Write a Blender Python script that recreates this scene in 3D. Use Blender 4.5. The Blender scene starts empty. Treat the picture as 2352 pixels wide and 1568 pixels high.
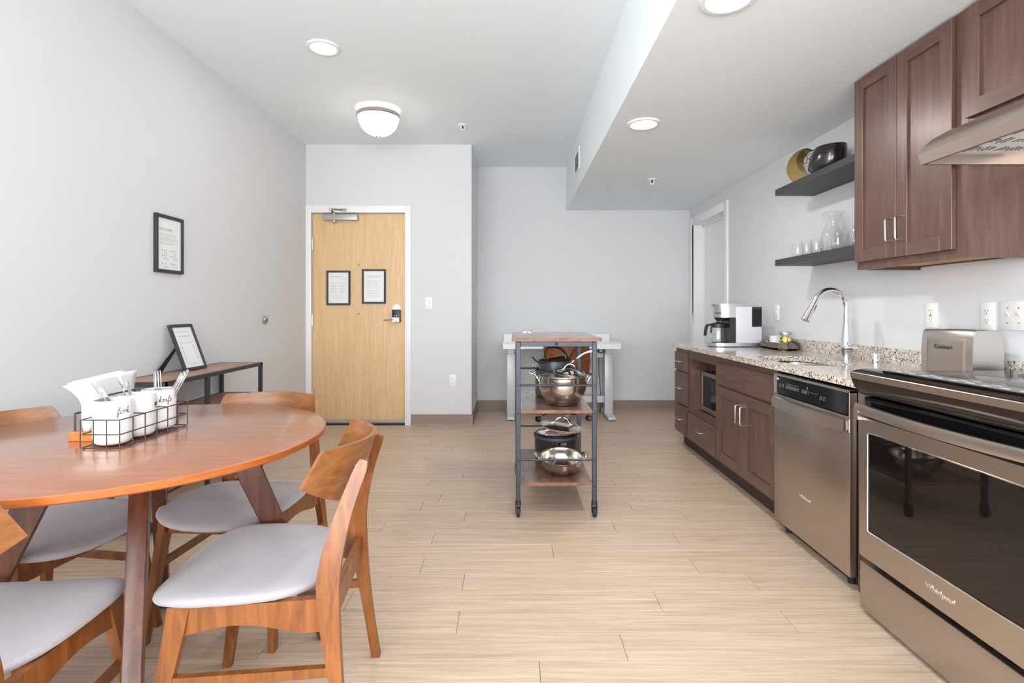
import bpy, bmesh, math, random
from mathutils import Vector, Matrix, noise

random.seed(7)
scene = bpy.context.scene
COL = scene.collection

# ------------------------------------------------------------------ camera, world, light, exposure
cam_d = bpy.data.cameras.new('camera')
cam_d.sensor_width = 36.0
cam_d.lens = 36.0 * 1200.0 / 2352.0
cam_d.shift_x = -4.0 / 2352.0
cam_d.shift_y = -72.0 / 2352.0
cam_d.clip_start = 0.02
cam = bpy.data.objects.new('camera', cam_d)
cam.location = (0, 0, 1.117)
cam.rotation_euler = (math.radians(90), 0, 0)
COL.objects.link(cam)
scene.camera = cam

world = bpy.data.worlds.new('sky_world')
scene.world = world
world.use_nodes = True
wn = world.node_tree.nodes['Background']
wn.inputs['Color'].default_value = (0.86, 0.93, 1.0, 1)
wn.inputs['Strength'].default_value = 1.0

def area_light(name, loc, rot, sx, sy, power, col=(1, 1, 1), spread=180):
    d = bpy.data.lights.new(name, 'AREA')
    d.shape = 'RECTANGLE'
    d.size, d.size_y = sx, sy
    d.energy = power
    d.color = col
    d.spread = math.radians(spread)
    o = bpy.data.objects.new(name, d)
    o.location = loc
    o.rotation_euler = rot
    COL.objects.link(o)
    return o

# daylight entering through the wide window in the wall behind the camera
DAY_FILL = (0.955, 0.978, 1.0)
area_light('window_daylight', (0.0, -2.58, 1.50), (math.radians(90), 0, 0), 3.3, 2.0, 8, DAY_FILL)
# added fill lamp at the rear window, tilted up to brighten the ceiling
area_light('added_ceiling_fill', (0.0, -2.56, 1.20), (math.radians(131), 0, 0), 3.3, 1.4, 165, DAY_FILL)
# added fill lamp at the left wall, behind the camera, brightens the kitchen side
area_light('added_side_fill', (-1.99, -1.45, 1.45), (math.radians(114), 0, math.radians(-82)), 1.5, 1.7, 118, DAY_FILL)

scene.view_settings.view_transform = 'Standard'
scene.view_settings.look = 'None'
scene.view_settings.gamma = 1.0
scene.view_settings.use_curve_mapping = False
scene.view_settings.exposure = 0.43
try:
    scene.cycles.use_denoising = True
    scene.cycles.max_bounces = 10
    scene.cycles.diffuse_bounces = 6
    scene.cycles.glossy_bounces = 5
    scene.cycles.transmission_bounces = 8
    scene.cycles.transparent_max_bounces = 8
    scene.cycles.caustics_reflective = False
    scene.cycles.caustics_refractive = False
    scene.cycles.sample_clamp_indirect = 6.0
except Exception:
    pass

# ------------------------------------------------------------------ materials
def srgb(r, g, b):
    def c(v):
        v /= 255.0
        return v / 12.92 if v <= 0.04045 else ((v + 0.055) / 1.055) ** 2.4
    return (c(r), c(g), c(b), 1)

class MT:
    """small wrapper round a node material"""
    def __init__(s, name, color=(0.8, 0.8, 0.8, 1), rough=0.5, metal=0.0, **kw):
        s.m = bpy.data.materials.new(name)
        s.m.use_nodes = True
        s.nt = s.m.node_tree
        s.b = s.nt.nodes['Principled BSDF']
        s.b.inputs['Base Color'].default_value = color
        s.b.inputs['Roughness'].default_value = rough
        s.b.inputs['Metallic'].default_value = metal
        for k, v in kw.items():
            s.b.inputs[k.replace('_', ' ')].default_value = v
        s.m.diffuse_color = color
    def n(s, t, **kw):
        nd = s.nt.nodes.new(t)
        for k, v in kw.items():
            if hasattr(nd, k):
                setattr(nd, k, v)
            else:
                nd.inputs[k].default_value = v
        return nd
    def l(s, a, b):
        s.nt.links.new(a, b)
    def coords(s, scale=(1, 1, 1), obj=True, rot=(0, 0, 0)):
        tc = s.n('ShaderNodeTexCoord')
        mp = s.n('ShaderNodeMapping')
        mp.inputs['Scale'].default_value = scale
        mp.inputs['Rotation'].default_value = rot
        s.l(tc.outputs['Object'], mp.inputs['Vector'])
        return mp.outputs['Vector']
    def noise(s, vec, scale, detail=4, rough=0.55, dist=0.0):
        nz = s.n('ShaderNodeTexNoise')
        nz.inputs['Scale'].default_value = scale
        nz.inputs['Detail'].default_value = detail
        nz.inputs['Roughness'].default_value = rough
        nz.inputs['Distortion'].default_value = dist
        s.l(vec, nz.inputs['Vector'])
        return nz.outputs['Fac']
    def ramp(s, fac, stops):
        r = s.n('ShaderNodeValToRGB')
        while len(r.color_ramp.elements) < len(stops):
            r.color_ramp.elements.new(0.5)
        for e, (p, c) in zip(r.color_ramp.elements, stops):
            e.position = p
            e.color = c
        s.l(fac, r.inputs['Fac'])
        return r.outputs['Color']
    def bump(s, fac, strength=0.1, dist=0.002):
        b = s.n('ShaderNodeBump')
        b.inputs['Strength'].default_value = strength
        b.inputs['Distance'].default_value = dist
        s.l(fac, b.inputs['Height'])
        s.l(b.outputs['Normal'], s.b.inputs['Normal'])
    def color(s, out):
        s.l(out, s.b.inputs['Base Color'])
    def mix(s, fac, a, b, mode='MIX'):
        mx = s.n('ShaderNodeMix')
        mx.data_type = 'RGBA'
        mx.blend_type = mode
        if isinstance(fac, (int, float)):
            mx.inputs[0].default_value = fac
        else:
            s.l(fac, mx.inputs[0])
        for v, i in ((a, 6), (b, 7)):
            if isinstance(v, tuple):
                mx.inputs[i].default_value = v
            else:
                s.l(v, mx.inputs[i])
        return mx.outputs[2]

M = {}
def simple(name, col, rough=0.5, metal=0.0, **kw):
    M[name] = MT(name, col, rough, metal, **kw).m
    return M[name]

def paint(name, col, bump=0.12, sc=260, rough=0.75):
    t = MT(name, col, rough)
    v = t.coords()
    t.bump(t.noise(v, sc, 2), bump, 0.0015)
    M[name] = t.m
paint('wall_paint', srgb(214, 215, 217))
paint('ceiling_paint', srgb(231, 239, 244), 0.2, 130)
simple('trim_white', srgb(236, 236, 238), 0.4)
simple('plastic_white', srgb(238, 237, 234), 0.35)
simple('slot_grey', srgb(120, 118, 115), 0.6)
simple('vinyl_base', srgb(146, 128, 118), 0.45)

def wood(name, dark, mid, light, scale=(1, 1, 1), rough=0.4, nscale=6, coat=0.0, bump=0.05, rnd=0.0, coat_rough=0.28, contrast=(0.3, 0.5, 0.72)):
    """grain runs along the axis with the smallest scale"""
    t = MT(name, mid, rough)
    v = t.coords(scale)
    if rnd:
        oi = t.n('ShaderNodeObjectInfo')
        mulv = t.n('ShaderNodeVectorMath', operation='SCALE')
        cmb = t.n('ShaderNodeCombineXYZ')
        t.l(oi.outputs['Random'], cmb.inputs[0]); t.l(oi.outputs['Random'], cmb.inputs[1]); t.l(oi.outputs['Random'], cmb.inputs[2])
        t.l(cmb.outputs[0], mulv.inputs[0]); mulv.inputs['Scale'].default_value = 40.0
        ad = t.n('ShaderNodeVectorMath', operation='ADD')
        t.l(v, ad.inputs[0]); t.l(mulv.outputs[0], ad.inputs[1])
        v = ad.outputs[0]
    f1 = t.noise(v, nscale, 6, 0.6, 0.6)
    c1 = t.ramp(f1, [(contrast[0], dark), (contrast[1], mid), (contrast[2], light)])
    f2 = t.noise(v, nscale * 5, 3, 0.6, 0.2)
    c2 = t.ramp(f2, [(0.35, (0.82, 0.80, 0.78, 1)), (0.6, (1, 1, 1, 1))])
    out = t.mix(0.55, c1, c2, 'MULTIPLY')
    if rnd:
        hs = t.n('ShaderNodeHueSaturation')
        mr = t.n('ShaderNodeMapRange')
        mr.inputs['To Min'].default_value = 1.0 - rnd
        mr.inputs['To Max'].default_value = 1.0 + rnd
        t.l(oi.outputs['Random'], mr.inputs['Value'])
        t.l(mr.outputs[0], hs.inputs['Value'])
        t.l(out, hs.inputs['Color'])
        out = hs.outputs[0]
    t.color(out)
    if coat:
        t.b.inputs['Coat Weight'].default_value = coat
        t.b.inputs['Coat Roughness'].default_value = coat_rough
    t.bump(f2, bump, 0.001)
    M[name] = t.m
    return t

wood('plank_oak', srgb(178, 153, 131), srgb(196, 173, 150), srgb(211, 190, 169), (1.3, 34, 34), 0.38, 2.0, 0.0, 0.04, 0.03)
wood('floor_under', srgb(120, 96, 78), srgb(128, 102, 84), srgb(140, 112, 92), (1.1, 16, 16), 0.6, 2.2)
wood('table_top_wood', srgb(140, 80, 46), srgb(152, 91, 54), srgb(164, 102, 64), (2, 14, 14), 0.3, 2.5, 0.9, 0.0, coat_rough=0.16)
wood('table_edge_wood', srgb(156, 82, 34), srgb(170, 93, 40), srgb(182, 106, 50), (4, 4, 20), 0.35, 3, 0.2, 0.02)
wood('table_leg_wood', srgb(70, 38, 26), srgb(88, 50, 34), srgb(108, 64, 44), (14, 14, 1.5), 0.35, 3, 0.25, 0.03)
wood('chair_wood', srgb(98, 54, 20), srgb(126, 72, 28), srgb(148, 90, 40), (12, 12, 1.6), 0.38, 3.2, 0.2, 0.03)
wood('chair_ply', srgb(116, 70, 34), srgb(136, 85, 44), srgb(154, 101, 57), (1.6, 8, 14), 0.33, 3.2, 0.25, 0.03)
wood('cabinet_wood', srgb(78, 55, 45), srgb(91, 66, 55), srgb(106, 79, 67), (14, 14, 1.2), 0.36, 2.4, 0.25, 0.03)
wood('cabinet_wood_across', srgb(78, 55, 45), srgb(91, 66, 55), srgb(106, 79, 67), (14, 1.2, 14), 0.36, 2.4, 0.25, 0.03)
wood('cabinet_underside', srgb(190, 130, 74), srgb(208, 148, 90), srgb(220, 164, 106), (3, 1.2, 3), 0.5, 3)
wood('maple_door', srgb(214, 176, 128), srgb(222, 186, 139), srgb(229, 196, 152), (16, 16, 0.9), 0.4, 2.6, 0.15, 0.02)
wood('rustic_board', srgb(70, 44, 30), srgb(118, 82, 62), srgb(158, 120, 98), (7, 1.4, 7), 0.36, 4.0, 0.9, 0.03, coat_rough=0.2)
wood('rustic_edge', srgb(96, 62, 46), srgb(130, 92, 74), srgb(150, 112, 94), (3, 8, 8), 0.5, 4)
wood('console_board', srgb(140, 106, 84), srgb(168, 132, 108), srgb(186, 152, 128), (9, 1.2, 9), 0.45, 4)
wood('walnut_ply', srgb(82, 40, 18), srgb(122, 66, 34), srgb(150, 90, 52), (1.2, 8, 14), 0.4, 5, 0.15)
wood('tray_wood', srgb(74, 62, 52), srgb(104, 90, 78), srgb(128, 114, 100), (8, 1.5, 8), 0.6, 5)
wood('holder_wood', srgb(178, 98, 40), srgb(200, 118, 54), srgb(214, 136, 72), (8, 2, 8), 0.4, 3)

def metal(name, col, rough, stretch=None, amt=0.12, bump=0.02):
    t = MT(name, col, rough, 1.0)
    if stretch:
        v = t.coords(stretch)
        f = t.noise(v, 8, 3)
        mr = t.n('ShaderNodeMapRange')
        mr.inputs['To Min'].default_value = max(0.03, rough - amt)
        mr.inputs['To Max'].default_value = rough + amt
        t.l(f, mr.inputs['Value'])
        t.l(mr.outputs[0], t.b.inputs['Roughness'])
        t.bump(f, bump, 0.0005)
    M[name] = t.m
metal('stainless', srgb(192, 181, 172), 0.30)
metal('stainless_bright', srgb(210, 203, 196), 0.28)
metal('stainless_pot', srgb(205, 198, 190), 0.17, (3, 3, 60), 0.03, 0.0)
metal('sink_steel', srgb(200, 192, 184), 0.25, (40, 4, 4), 0.03, 0.0)
metal('chrome', srgb(232, 234, 238), 0.06)
metal('nickel', srgb(198, 194, 188), 0.27)
metal('silver_body', srgb(205, 207, 212), 0.32)
metal('gold_matte', srgb(104, 87, 58), 0.45)
metal('gold_shiny', srgb(160, 128, 52), 0.22)
metal('lid_gold', srgb(205, 196, 170), 0.3)
simple('grey_side_plastic', srgb(200, 202, 208), 0.4)
simple('black_plastic', srgb(38, 39, 42), 0.4)
simple('black_gloss', srgb(14, 14, 16), 0.06, 0.0, Specular_IOR_Level=0.4)
simple('oven_glass', srgb(22, 16, 14), 0.03, 0.0, Specular_IOR_Level=0.55)
simple('range_bronze', srgb(52, 44, 42), 0.16, 0.75)
simple('rubber', srgb(30, 30, 32), 0.7)
simple('frame_black', srgb(58, 58, 62), 0.45, 0.3)
simple('cart_steel', srgb(66, 69, 78), 0.42, 0.5)
simple('console_steel', srgb(58, 59, 62), 0.5, 0.3)
simple('shelf_black', srgb(58, 58, 60), 0.5)
simple('nonstick', srgb(42, 43, 46), 0.35, 0.3)
simple('anodised', srgb(86, 90, 96), 0.35, 0.6)
simple('bust_dark', srgb(46, 38, 40), 0.22, 0.35, Coat_Weight=0.4)
simple('toe_black', srgb(58, 44, 40), 0.6)
simple('dark_gap', srgb(24, 22, 22), 0.8)
simple('ceramic_white', srgb(228, 227, 225), 0.22, 0.0, Coat_Weight=0.3)
simple('napkin_white', srgb(232, 231, 230), 0.85)
simple('paper', srgb(228, 230, 230), 0.35, 0.0, Coat_Weight=0.5, Coat_Roughness=0.05)
simple('ink_grey', srgb(150, 150, 150), 0.7)
simple('ink_dark', srgb(70, 66, 64), 0.7)
simple('ink_red', srgb(170, 70, 62), 0.7)
simple('ink_blue', srgb(60, 120, 190), 0.6)
simple('ink_orange', srgb(210, 140, 60), 0.6)
simple('label_white', srgb(228, 230, 232), 0.4)
simple('desk_gloss', srgb(206, 218, 216), 0.05, 0.0, Coat_Weight=0.6, Coat_Roughness=0.03)
simple('desk_white', srgb(226, 228, 230), 0.3)
simple('desk_leg_grey', srgb(200, 203, 206), 0.35, 0.1)
simple('cable_black', srgb(30, 30, 32), 0.5)
simple('fruit_green', srgb(112, 150, 40), 0.5)
simple('fruit_yellow', srgb(226, 208, 92), 0.5)
simple('print_white', srgb(225, 226, 228), 0.5)
simple('closer_grey', srgb(176, 178, 178), 0.4, 0.4)

def fabric():
    t = MT('seat_fabric', srgb(170, 164, 168), 0.95)
    v = t.coords()
    f = t.noise(v, 900, 2)
    big = t.noise(v, 9, 3)
    c = t.ramp(f, [(0.3, srgb(142, 137, 141)), (0.7, srgb(178, 173, 178))])
    c2 = t.ramp(big, [(0.3, (0.92, 0.92, 0.92, 1)), (0.7, (1, 1, 1, 1))])
    t.color(t.mix(0.6, c, c2, 'MULTIPLY'))
    t.b.inputs['Sheen Weight'].default_value = 0.4
    t.bump(f, 0.25, 0.001)
    M['seat_fabric'] = t.m
fabric()

def granite():
    t = MT('granite', srgb(196, 182, 168), 0.13)
    v = t.coords()
    vo = t.n('ShaderNodeTexVoronoi')
    vo.inputs['Scale'].default_value = 175
    t.l(v, vo.inputs['Vector'])
    sep = t.n('ShaderNodeSeparateColor')
    t.l(vo.outputs['Color'], sep.inputs['Color'])
    c = t.ramp(sep.outputs[0], [(0.0, srgb(84, 78, 76)), (0.10, srgb(104, 96, 92)), (0.13, srgb(186, 166, 148)), (0.32, srgb(208, 198, 186)), (0.6, srgb(226, 222, 216)), (1.0, srgb(206, 204, 202))])
    for e in c.node.color_ramp.elements:
        pass
    c.node.color_ramp.interpolation = 'CONSTANT'
    vo2 = t.n('ShaderNodeTexVoronoi')
    vo2.inputs['Scale'].default_value = 330
    t.l(v, vo2.inputs['Vector'])
    sep2 = t.n('ShaderNodeSeparateColor')
    t.l(vo2.outputs['Color'], sep2.inputs['Color'])
    c2 = t.ramp(sep2.outputs[1], [(0.0, (0.25, 0.22, 0.2, 1)), (0.12, (0.85, 0.8, 0.76, 1)), (0.5, (1, 1, 1, 1))])
    c2.node.color_ramp.interpolation = 'CONSTANT'
    t.color(t.mix(0.8, c, c2, 'MULTIPLY'))
    M['granite'] = t.m
granite()

def glass(name, col=(1, 1, 1, 1), rough=0.0, ior=1.45):
    t = MT(name, col, rough)
    t.b.inputs['Transmission Weight'].default_value = 1.0
    t.b.inputs['IOR'].default_value = ior
    M[name] = t.m
glass('clear_glass')
glass('lid_glass', (0.97, 0.98, 0.98, 1), 0.0, 1.2)
glass('desk_glass', (0.86, 0.95, 0.93, 1), 0.0, 1.4)
glass('tank_glass', (0.55, 0.57, 0.62, 1), 0.1, 1.3)

def emit(name, col, strength):
    t = MT(name, col, 0.4)
    t.b.inputs['Emission Color'].default_value = col
    t.b.inputs['Emission Strength'].default_value = strength
    M[name] = t.m
emit('lamp_lens', (1.0, 0.94, 0.86, 1), 12.0)
emit('lamp_dome', (1.0, 0.90, 0.78, 1), 1.5)
emit('display_blue', (0.3, 0.5, 1.0, 1), 0.25)

# ------------------------------------------------------------------ mesh helpers
def B():
    return bmesh.new()

def box(bm, x0, x1, y0, y1, z0, z1, bev=0.0, seg=2):
    r = bmesh.ops.create_cube(bm, size=1.0)
    vs = r['verts']
    sx, sy, sz = x1 - x0, y1 - y0, z1 - z0
    for v in vs:
        v.co = Vector(((x0 + x1) / 2 + v.co.x * sx, (y0 + y1) / 2 + v.co.y * sy, (z0 + z1) / 2 + v.co.z * sz))
    if bev > 0:
        es = list({e for v in vs for e in v.link_edges})
        bmesh.ops.bevel(bm, geom=es, offset=bev, segments=seg, affect='EDGES', profile=0.5, clamp_overlap=True)
    return bm

def ring_frame(d):
    d = Vector(d).normalized()
    up = Vector((0, 0, 1)) if abs(d.z) < 0.95 else Vector((1, 0, 0))
    a = d.cross(up).normalized()
    return a, d.cross(a).normalized()

def loft(bm, rings, closed_ring=True, cap0=True, cap1=True, closed_path=False):
    vr = [[bm.verts.new(p) for p in r] for r in rings]
    n = len(vr[0])
    m = len(vr)
    for i in range(m if closed_path else m - 1):
        a, b = vr[i], vr[(i + 1) % m]
        for j in range(n if closed_ring else n - 1):
            k = (j + 1) % n
            try:
                bm.faces.new((a[j], a[k], b[k], b[j]))
            except ValueError:
                pass
    if not closed_path and closed_ring:
        if cap0:
            bm.faces.new(list(reversed(vr[0])))
        if cap1:
            bm.faces.new(vr[-1])
    return bm

def cyl(bm, p0, p1, r0, r1=None, seg=16):
    r1 = r0 if r1 is None else r1
    p0, p1 = Vector(p0), Vector(p1)
    a, b = ring_frame(p1 - p0)
    rings = []
    for p, r in ((p0, r0), (p1, r1)):
        rings.append([p + a * (r * math.cos(t)) + b * (r * math.sin(t)) for t in [2 * math.pi * i / seg for i in range(seg)]])
    return loft(bm, rings)

def tube(bm, pts, r, seg=8, closed=False, flat=None):
    """sweep a round (or rectangular, flat=(w,h)) section along pts"""
    pts = [Vector(p) for p in pts]
    n = len(pts)
    rings = []
    prev = None
    for i, p in enumerate(pts):
        if closed:
            d = pts[(i + 1) % n] - pts[i - 1]
        else:
            d = pts[min(i + 1, n - 1)] - pts[max(i - 1, 0)]
        d.normalize()
        if prev is None:
            a, b = ring_frame(d)
        else:
            a = prev - d * prev.dot(d)
            if a.length < 1e-6:
                a, b = ring_frame(d)
            a.normalize()
            b = d.cross(a).normalized()
        prev = a
        rr = r[i] if isinstance(r, (list, tuple)) else r
        if flat:
            w, h = flat
            rings.append([p + a * (sx * w / 2) + b * (sy * h / 2) for sx, sy in ((1, 1), (-1, 1), (-1, -1), (1, -1))])
        else:
            rings.append([p + a * (rr * math.cos(t)) + b * (rr * math.sin(t)) for t in [2 * math.pi * k / seg for k in range(seg)]])
    return loft(bm, rings, closed_path=closed)

def smooth_pts(pts, n=6, closed=False):
    pts = [Vector(p) for p in pts]
    m = len(pts)
    out = []
    for i in range(m if closed else m - 1):
        if closed:
            p0, p1, p2, p3 = pts[i - 1], pts[i], pts[(i + 1) % m], pts[(i + 2) % m]
        else:
            p0, p1, p2, p3 = pts[max(i - 1, 0)], pts[i], pts[i + 1], pts[min(i + 2, m - 1)]
        for k in range(n):
            t = k / n
            out.append(0.5 * ((2 * p1) + (p2 - p0) * t + (2 * p0 - 5 * p1 + 4 * p2 - p3) * t * t + (3 * p1 - p0 - 3 * p2 + p3) * t ** 3))
    if not closed:
        out.append(pts[-1])
    return out

def lathe(bm, prof, c=(0, 0, 0), seg=32, mat=None):
    c = Vector(c)
    rings = []
    for r, z in prof:
        ring = []
        for i in range(seg):
            t = 2 * math.pi * i / seg
            p = Vector((max(r, 1e-5) * math.cos(t), max(r, 1e-5) * math.sin(t), z))
            if mat is not None:
                p = mat @ p
            ring.append(c + p)
        rings.append(ring)
    loft(bm, rings)
    return bm

def prism(bm, poly, axis, a0, a1):
    def mk(p, a):
        return {'x': (a, p[0], p[1]), 'y': (p[0], a, p[1]), 'z': (p[0], p[1], a)}[axis]
    return loft(bm, [[Vector(mk(p, a0)) for p in poly], [Vector(mk(p, a1)) for p in poly]])

W = {}
def link(o, parent):
    COL.objects.link(o)
    if parent is not None:
        o.parent = parent

def put(name, bm, mat, parent=None, ang=35, origin=None):
    """bm in world coordinates; stored relative to its thing's origin"""
    bmesh.ops.remove_doubles(bm, verts=bm.verts, dist=1e-6)
    bmesh.ops.recalc_face_normals(bm, faces=bm.faces)
    org = W.get(parent.name, Vector()) if parent is not None else Vector(origin or (0, 0, 0))
    if org.length > 0:
        bmesh.ops.translate(bm, verts=bm.verts, vec=-org)
    me = bpy.data.meshes.new(name)
    bm.to_mesh(me)
    bm.free()
    if ang:
        for p in me.polygons:
            p.use_smooth = True
        me.set_sharp_from_angle(angle=math.radians(ang))
    me.materials.append(M[mat] if isinstance(mat, str) else mat)
    o = bpy.data.objects.new(name, me)
    link(o, parent)
    if parent is None:
        o.location = org
    W[o.name] = org.copy()
    return o

def tag(o, label, cat, group=None):
    o['label'] = label
    o['category'] = cat
    if group:
        o['group'] = group
    return o

def thing(name, label, cat, loc=(0, 0, 0), group=None):
    o = bpy.data.objects.new(name, None)
    o.empty_display_size = 0.05
    COL.objects.link(o)
    o.location = loc
    W[o.name] = Vector(loc)
    return tag(o, label, cat, group)

def struct(name, bm, mat, ang=None):
    o = put(name, bm, mat, None, ang)
    o['kind'] = 'structure'
    return o

def copy_tree(o, loc, rotz=None, label=None):
    c = o.copy()
    COL.objects.link(c)
    c.location = loc
    if rotz is not None:
        c.rotation_euler = (0, 0, rotz)
    if label:
        c['label'] = label
    for ch in list(o.children):
        k = ch.copy()
        COL.objects.link(k)
        k.parent = c
        for g in list(ch.children):
            q = g.copy()
            COL.objects.link(q)
            q.parent = k
    return c

def text_bm(s, size, mat4, depth=0.0003, shear=0.0, spacing=1.0, align='CENTER'):
    cu = bpy.data.curves.new('lettering_curve', 'FONT')
    cu.body = s
    cu.size = size
    cu.align_x = align
    cu.align_y = 'CENTER'
    cu.extrude = depth
    cu.shear = shear
    cu.space_character = spacing
    cu.resolution_u = 2
    ob = bpy.data.objects.new('lettering_tmp', cu)
    me = ob.to_mesh()
    bm = bmesh.new()
    bm.from_mesh(me)
    ob.to_mesh_clear()
    bpy.data.objects.remove(ob)
    bpy.data.curves.remove(cu)
    bm.transform(mat4)
    return bm

def basis(o, right, up):
    """matrix taking local x->right, y->up, z->normal at o"""
    r, u = Vector(right).normalized(), Vector(up).normalized()
    n = r.cross(u)
    m = Matrix((r, u, n)).transposed().to_4x4()
    m.translation = Vector(o)
    return m

# ------------------------------------------------------------------ room
XL, XR, YE, YB, YR, H, HS = -2.02, 1.978, 5.078, 5.877, -2.65, 2.725, 2.238
XA, XS = -0.41, 0.59
T = 0.12

floor = struct('floor', box(B(), XL - T, XR + 0.6, YR - T, YB + T, -0.06, -0.004), 'floor_under')
PW, PL = 0.1375, 1.19
rows = range(-9, 32)
full = None
rr = random.Random(3)
for r in rows:
    y0 = 1.53 + r * PW
    y1 = min(y0 + PW, YB)
    if y1 - y0 < 0.01:
        continue
    x = XL - rr.random() * PL
    while x < XR:
        a, b = max(x, XL), min(x + PL, XR)
        x += PL
        if b - a < 0.02:
            continue
        g = 0.0007
        bm = B()
        box(bm, a + g, b - g, y0 + g, y1 - g, -0.004, 0.0, 0.0006, 1)
        cx_, cy_ = (a + b) / 2, (y0 + y1) / 2
        if full is not None and abs((b - a) - PL) < 1e-6 and abs((y1 - y0) - PW) < 1e-6:
            bm.free()
            o = bpy.data.objects.new('plank', full.data)
            link(o, floor)
        else:
            bmesh.ops.translate(bm, verts=bm.verts, vec=(-cx_, -cy_, 0))
            me = bpy.data.meshes.new('plank')
            bm.to_mesh(me)
            bm.free()
            me.materials.append(M['plank_oak'])
            o = bpy.data.objects.new('plank', me)
            link(o, floor)
            if full is None and abs((b - a) - PL) < 1e-6:
                full = o
        o.location = (cx_, cy_, 0)
# rest of the floor behind the camera
bm = box(B(), XL, XR, YR, 1.53 - 9 * PW, -0.004, 0.0)
put('plank_field', bm, 'plank_oak', floor, None)

struct('ceiling', box(B(), XL - T, XS + 0.05, YR - T, YB + T, H, H + 0.1), 'ceiling_paint')
bm = B()
box(bm, XS, XR + T, YR, YB + T, HS, H + 0.1)
soffit = struct('ceiling_soffit', bm, 'ceiling_paint')
bm = B()
box(bm, XL - T, XL, -0.65, YB + T, -0.05, H)
box(bm, XL - T, XL, YR - T, -2.25, -0.05, H)
box(bm, XL - T, XL, -2.25, -0.65, -0.05, 0.55)
box(bm, XL - T, XL, -2.25, -0.65, 2.35, H)
struct('wall_left', bm, 'wall_paint')
w = B()  # unseen left-wall window, added to go with the side fill lamp
for ya, yb in ((-2.25, -2.19), (-1.48, -1.42), (-0.71, -0.65)):
    box(w, XL - 0.08, XL - 0.02, ya, yb, 0.55, 2.35)
for za, zb in ((0.55, 0.61), (2.29, 2.35)):
    box(w, XL - 0.08, XL - 0.02, -2.25, -0.65, za, zb)
struct('added_window_2', w, 'trim_white')
# entry wall with door opening
DX0, DX1, DZ = -1.966, -1.056, 2.062
bm = B()
box(bm, XL, DX0 - 0.02, YE, YE + T, 0, H)
box(bm, DX1 + 0.02, XA, YE, YE + T, 0, H)
box(bm, DX0 - 0.02, DX1 + 0.02, YE, YE + T, DZ + 0.02, H)
struct('wall_entry', bm, 'wall_paint')
struct('wall_alcove', box(B(), XA - 0.1, XA, YE + T, YB, 0, H), 'wall_paint')
struct('wall_back', box(B(), XA - 0.1, XR + T, YB, YB + T, -0.05, H), 'wall_paint')
# right wall with door opening
RY0, RY1, RZ = 4.875, 5.765, 2.065
bm = B()
box(bm, XR, XR + T, YR - T, RY0, -0.05, HS)
box(bm, XR, XR + T, RY1, YB, -0.05, HS)
box(bm, XR, XR + T, RY0, RY1, RZ, HS)
struct('wall_right', bm, 'wall_paint')
# rear wall with window
bm = B()
box(bm, XL, -1.75, YR - T, YR, 0, H)
box(bm, 1.75, XR, YR - T, YR, 0, HS)
box(bm, -1.75, 1.75, YR - T, YR, 0, 0.42)
box(bm, -1.75, XS, YR - T, YR, 2.58, H)
struct('wall_rear', bm, 'wall_paint')
w = B()
for xa, xb in ((-1.75, -1.69), (-0.6, -0.54), (0.54, 0.6), (1.69, 1.75)):
    box(w, xa, xb, YR - 0.08, YR - 0.02, 0.42, 2.58)
box(w, -1.75, 1.75, YR - 0.08, YR - 0.02, 0.42, 0.48)
box(w, -1.75, 1.75, YR - 0.08, YR - 0.02, 2.52, 2.58)
win = struct('window_1', w, 'trim_white')

# baseboards
BH = 0.105
def cove(name, poly_axis, a0, a1, wall, sgn):
    """vinyl cove base: thin strip with a small flared toe"""
    prof = [(0, BH), (0.004, BH), (0.004, 0.018), (0.012, 0.004), (0.014, 0.0), (0, 0)]
    bm = B()
    prism(bm, [(wall + sgn * p[0], p[1]) for p in prof], poly_axis, a0, a1)
    return struct(name, bm, 'vinyl_base')
cove('baseboard_back', 'x', XA, XR, YB, -1)
cove('baseboard_entry', 'x', -0.997, XA + 0.012, YE, -1)
cove('baseboard_alcove', 'y', YE, YB, XA, 1)
cove('baseboard_left', 'y', YR, YE, XL, 1)
cove('baseboard_right', 'y', 4.42, 4.8, XR, -1)

# ---- entry door
door = bpy.data.objects.new('door_1', None)
COL.objects.link(door); door.location = ((DX0 + DX1) / 2, YE, 0); W['door_1'] = Vector(door.location); door['kind'] = 'structure'
door['label'] = 'light maple entry door in white frame'
yd = YE + 0.030
bm = box(B(), DX0 + 0.004, DX1 - 0.004, yd, yd + 0.045, 0.012, DZ - 0.004, 0.001, 1)
put('door_leaf', bm, 'maple_door', door)
bm = B()
cz = 0.058
for x0, x1, z0, z1 in ((XL + 0.001, DX0, 0, DZ + 0.068), (DX1, DX1 + cz, 0, DZ + 0.068), (DX0, DX1, DZ, DZ + 0.068)):
    box(bm, x0, x1, YE - 0.014, YE, z0, z1, 0.003, 2)
box(bm, DX0 - 0.018, DX0, YE, YE + 0.11, 0, DZ)
box(bm, DX1, DX1 + 0.018, YE, YE + 0.11, 0, DZ)
box(bm, DX0 - 0.018, DX1 + 0.018, YE, YE + 0.11, DZ, DZ + 0.018)
box(bm, DX0, DX0 + 0.014, yd + 0.047, yd + 0.06, 0, DZ)
box(bm, DX1 - 0.014, DX1, yd + 0.047, yd + 0.06, 0, DZ)
put('door_frame', bm, 'trim_white', door)
put('door_sweep', box(B(), DX0 + 0.006, DX1 - 0.006, yd - 0.010, yd, 0.022, 0.052, 0.002, 1), 'closer_grey', door)
put('threshold', box(B(), DX0, DX1, YE, YE + 0.11, 0, 0.010), 'dark_gap', door)
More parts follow.
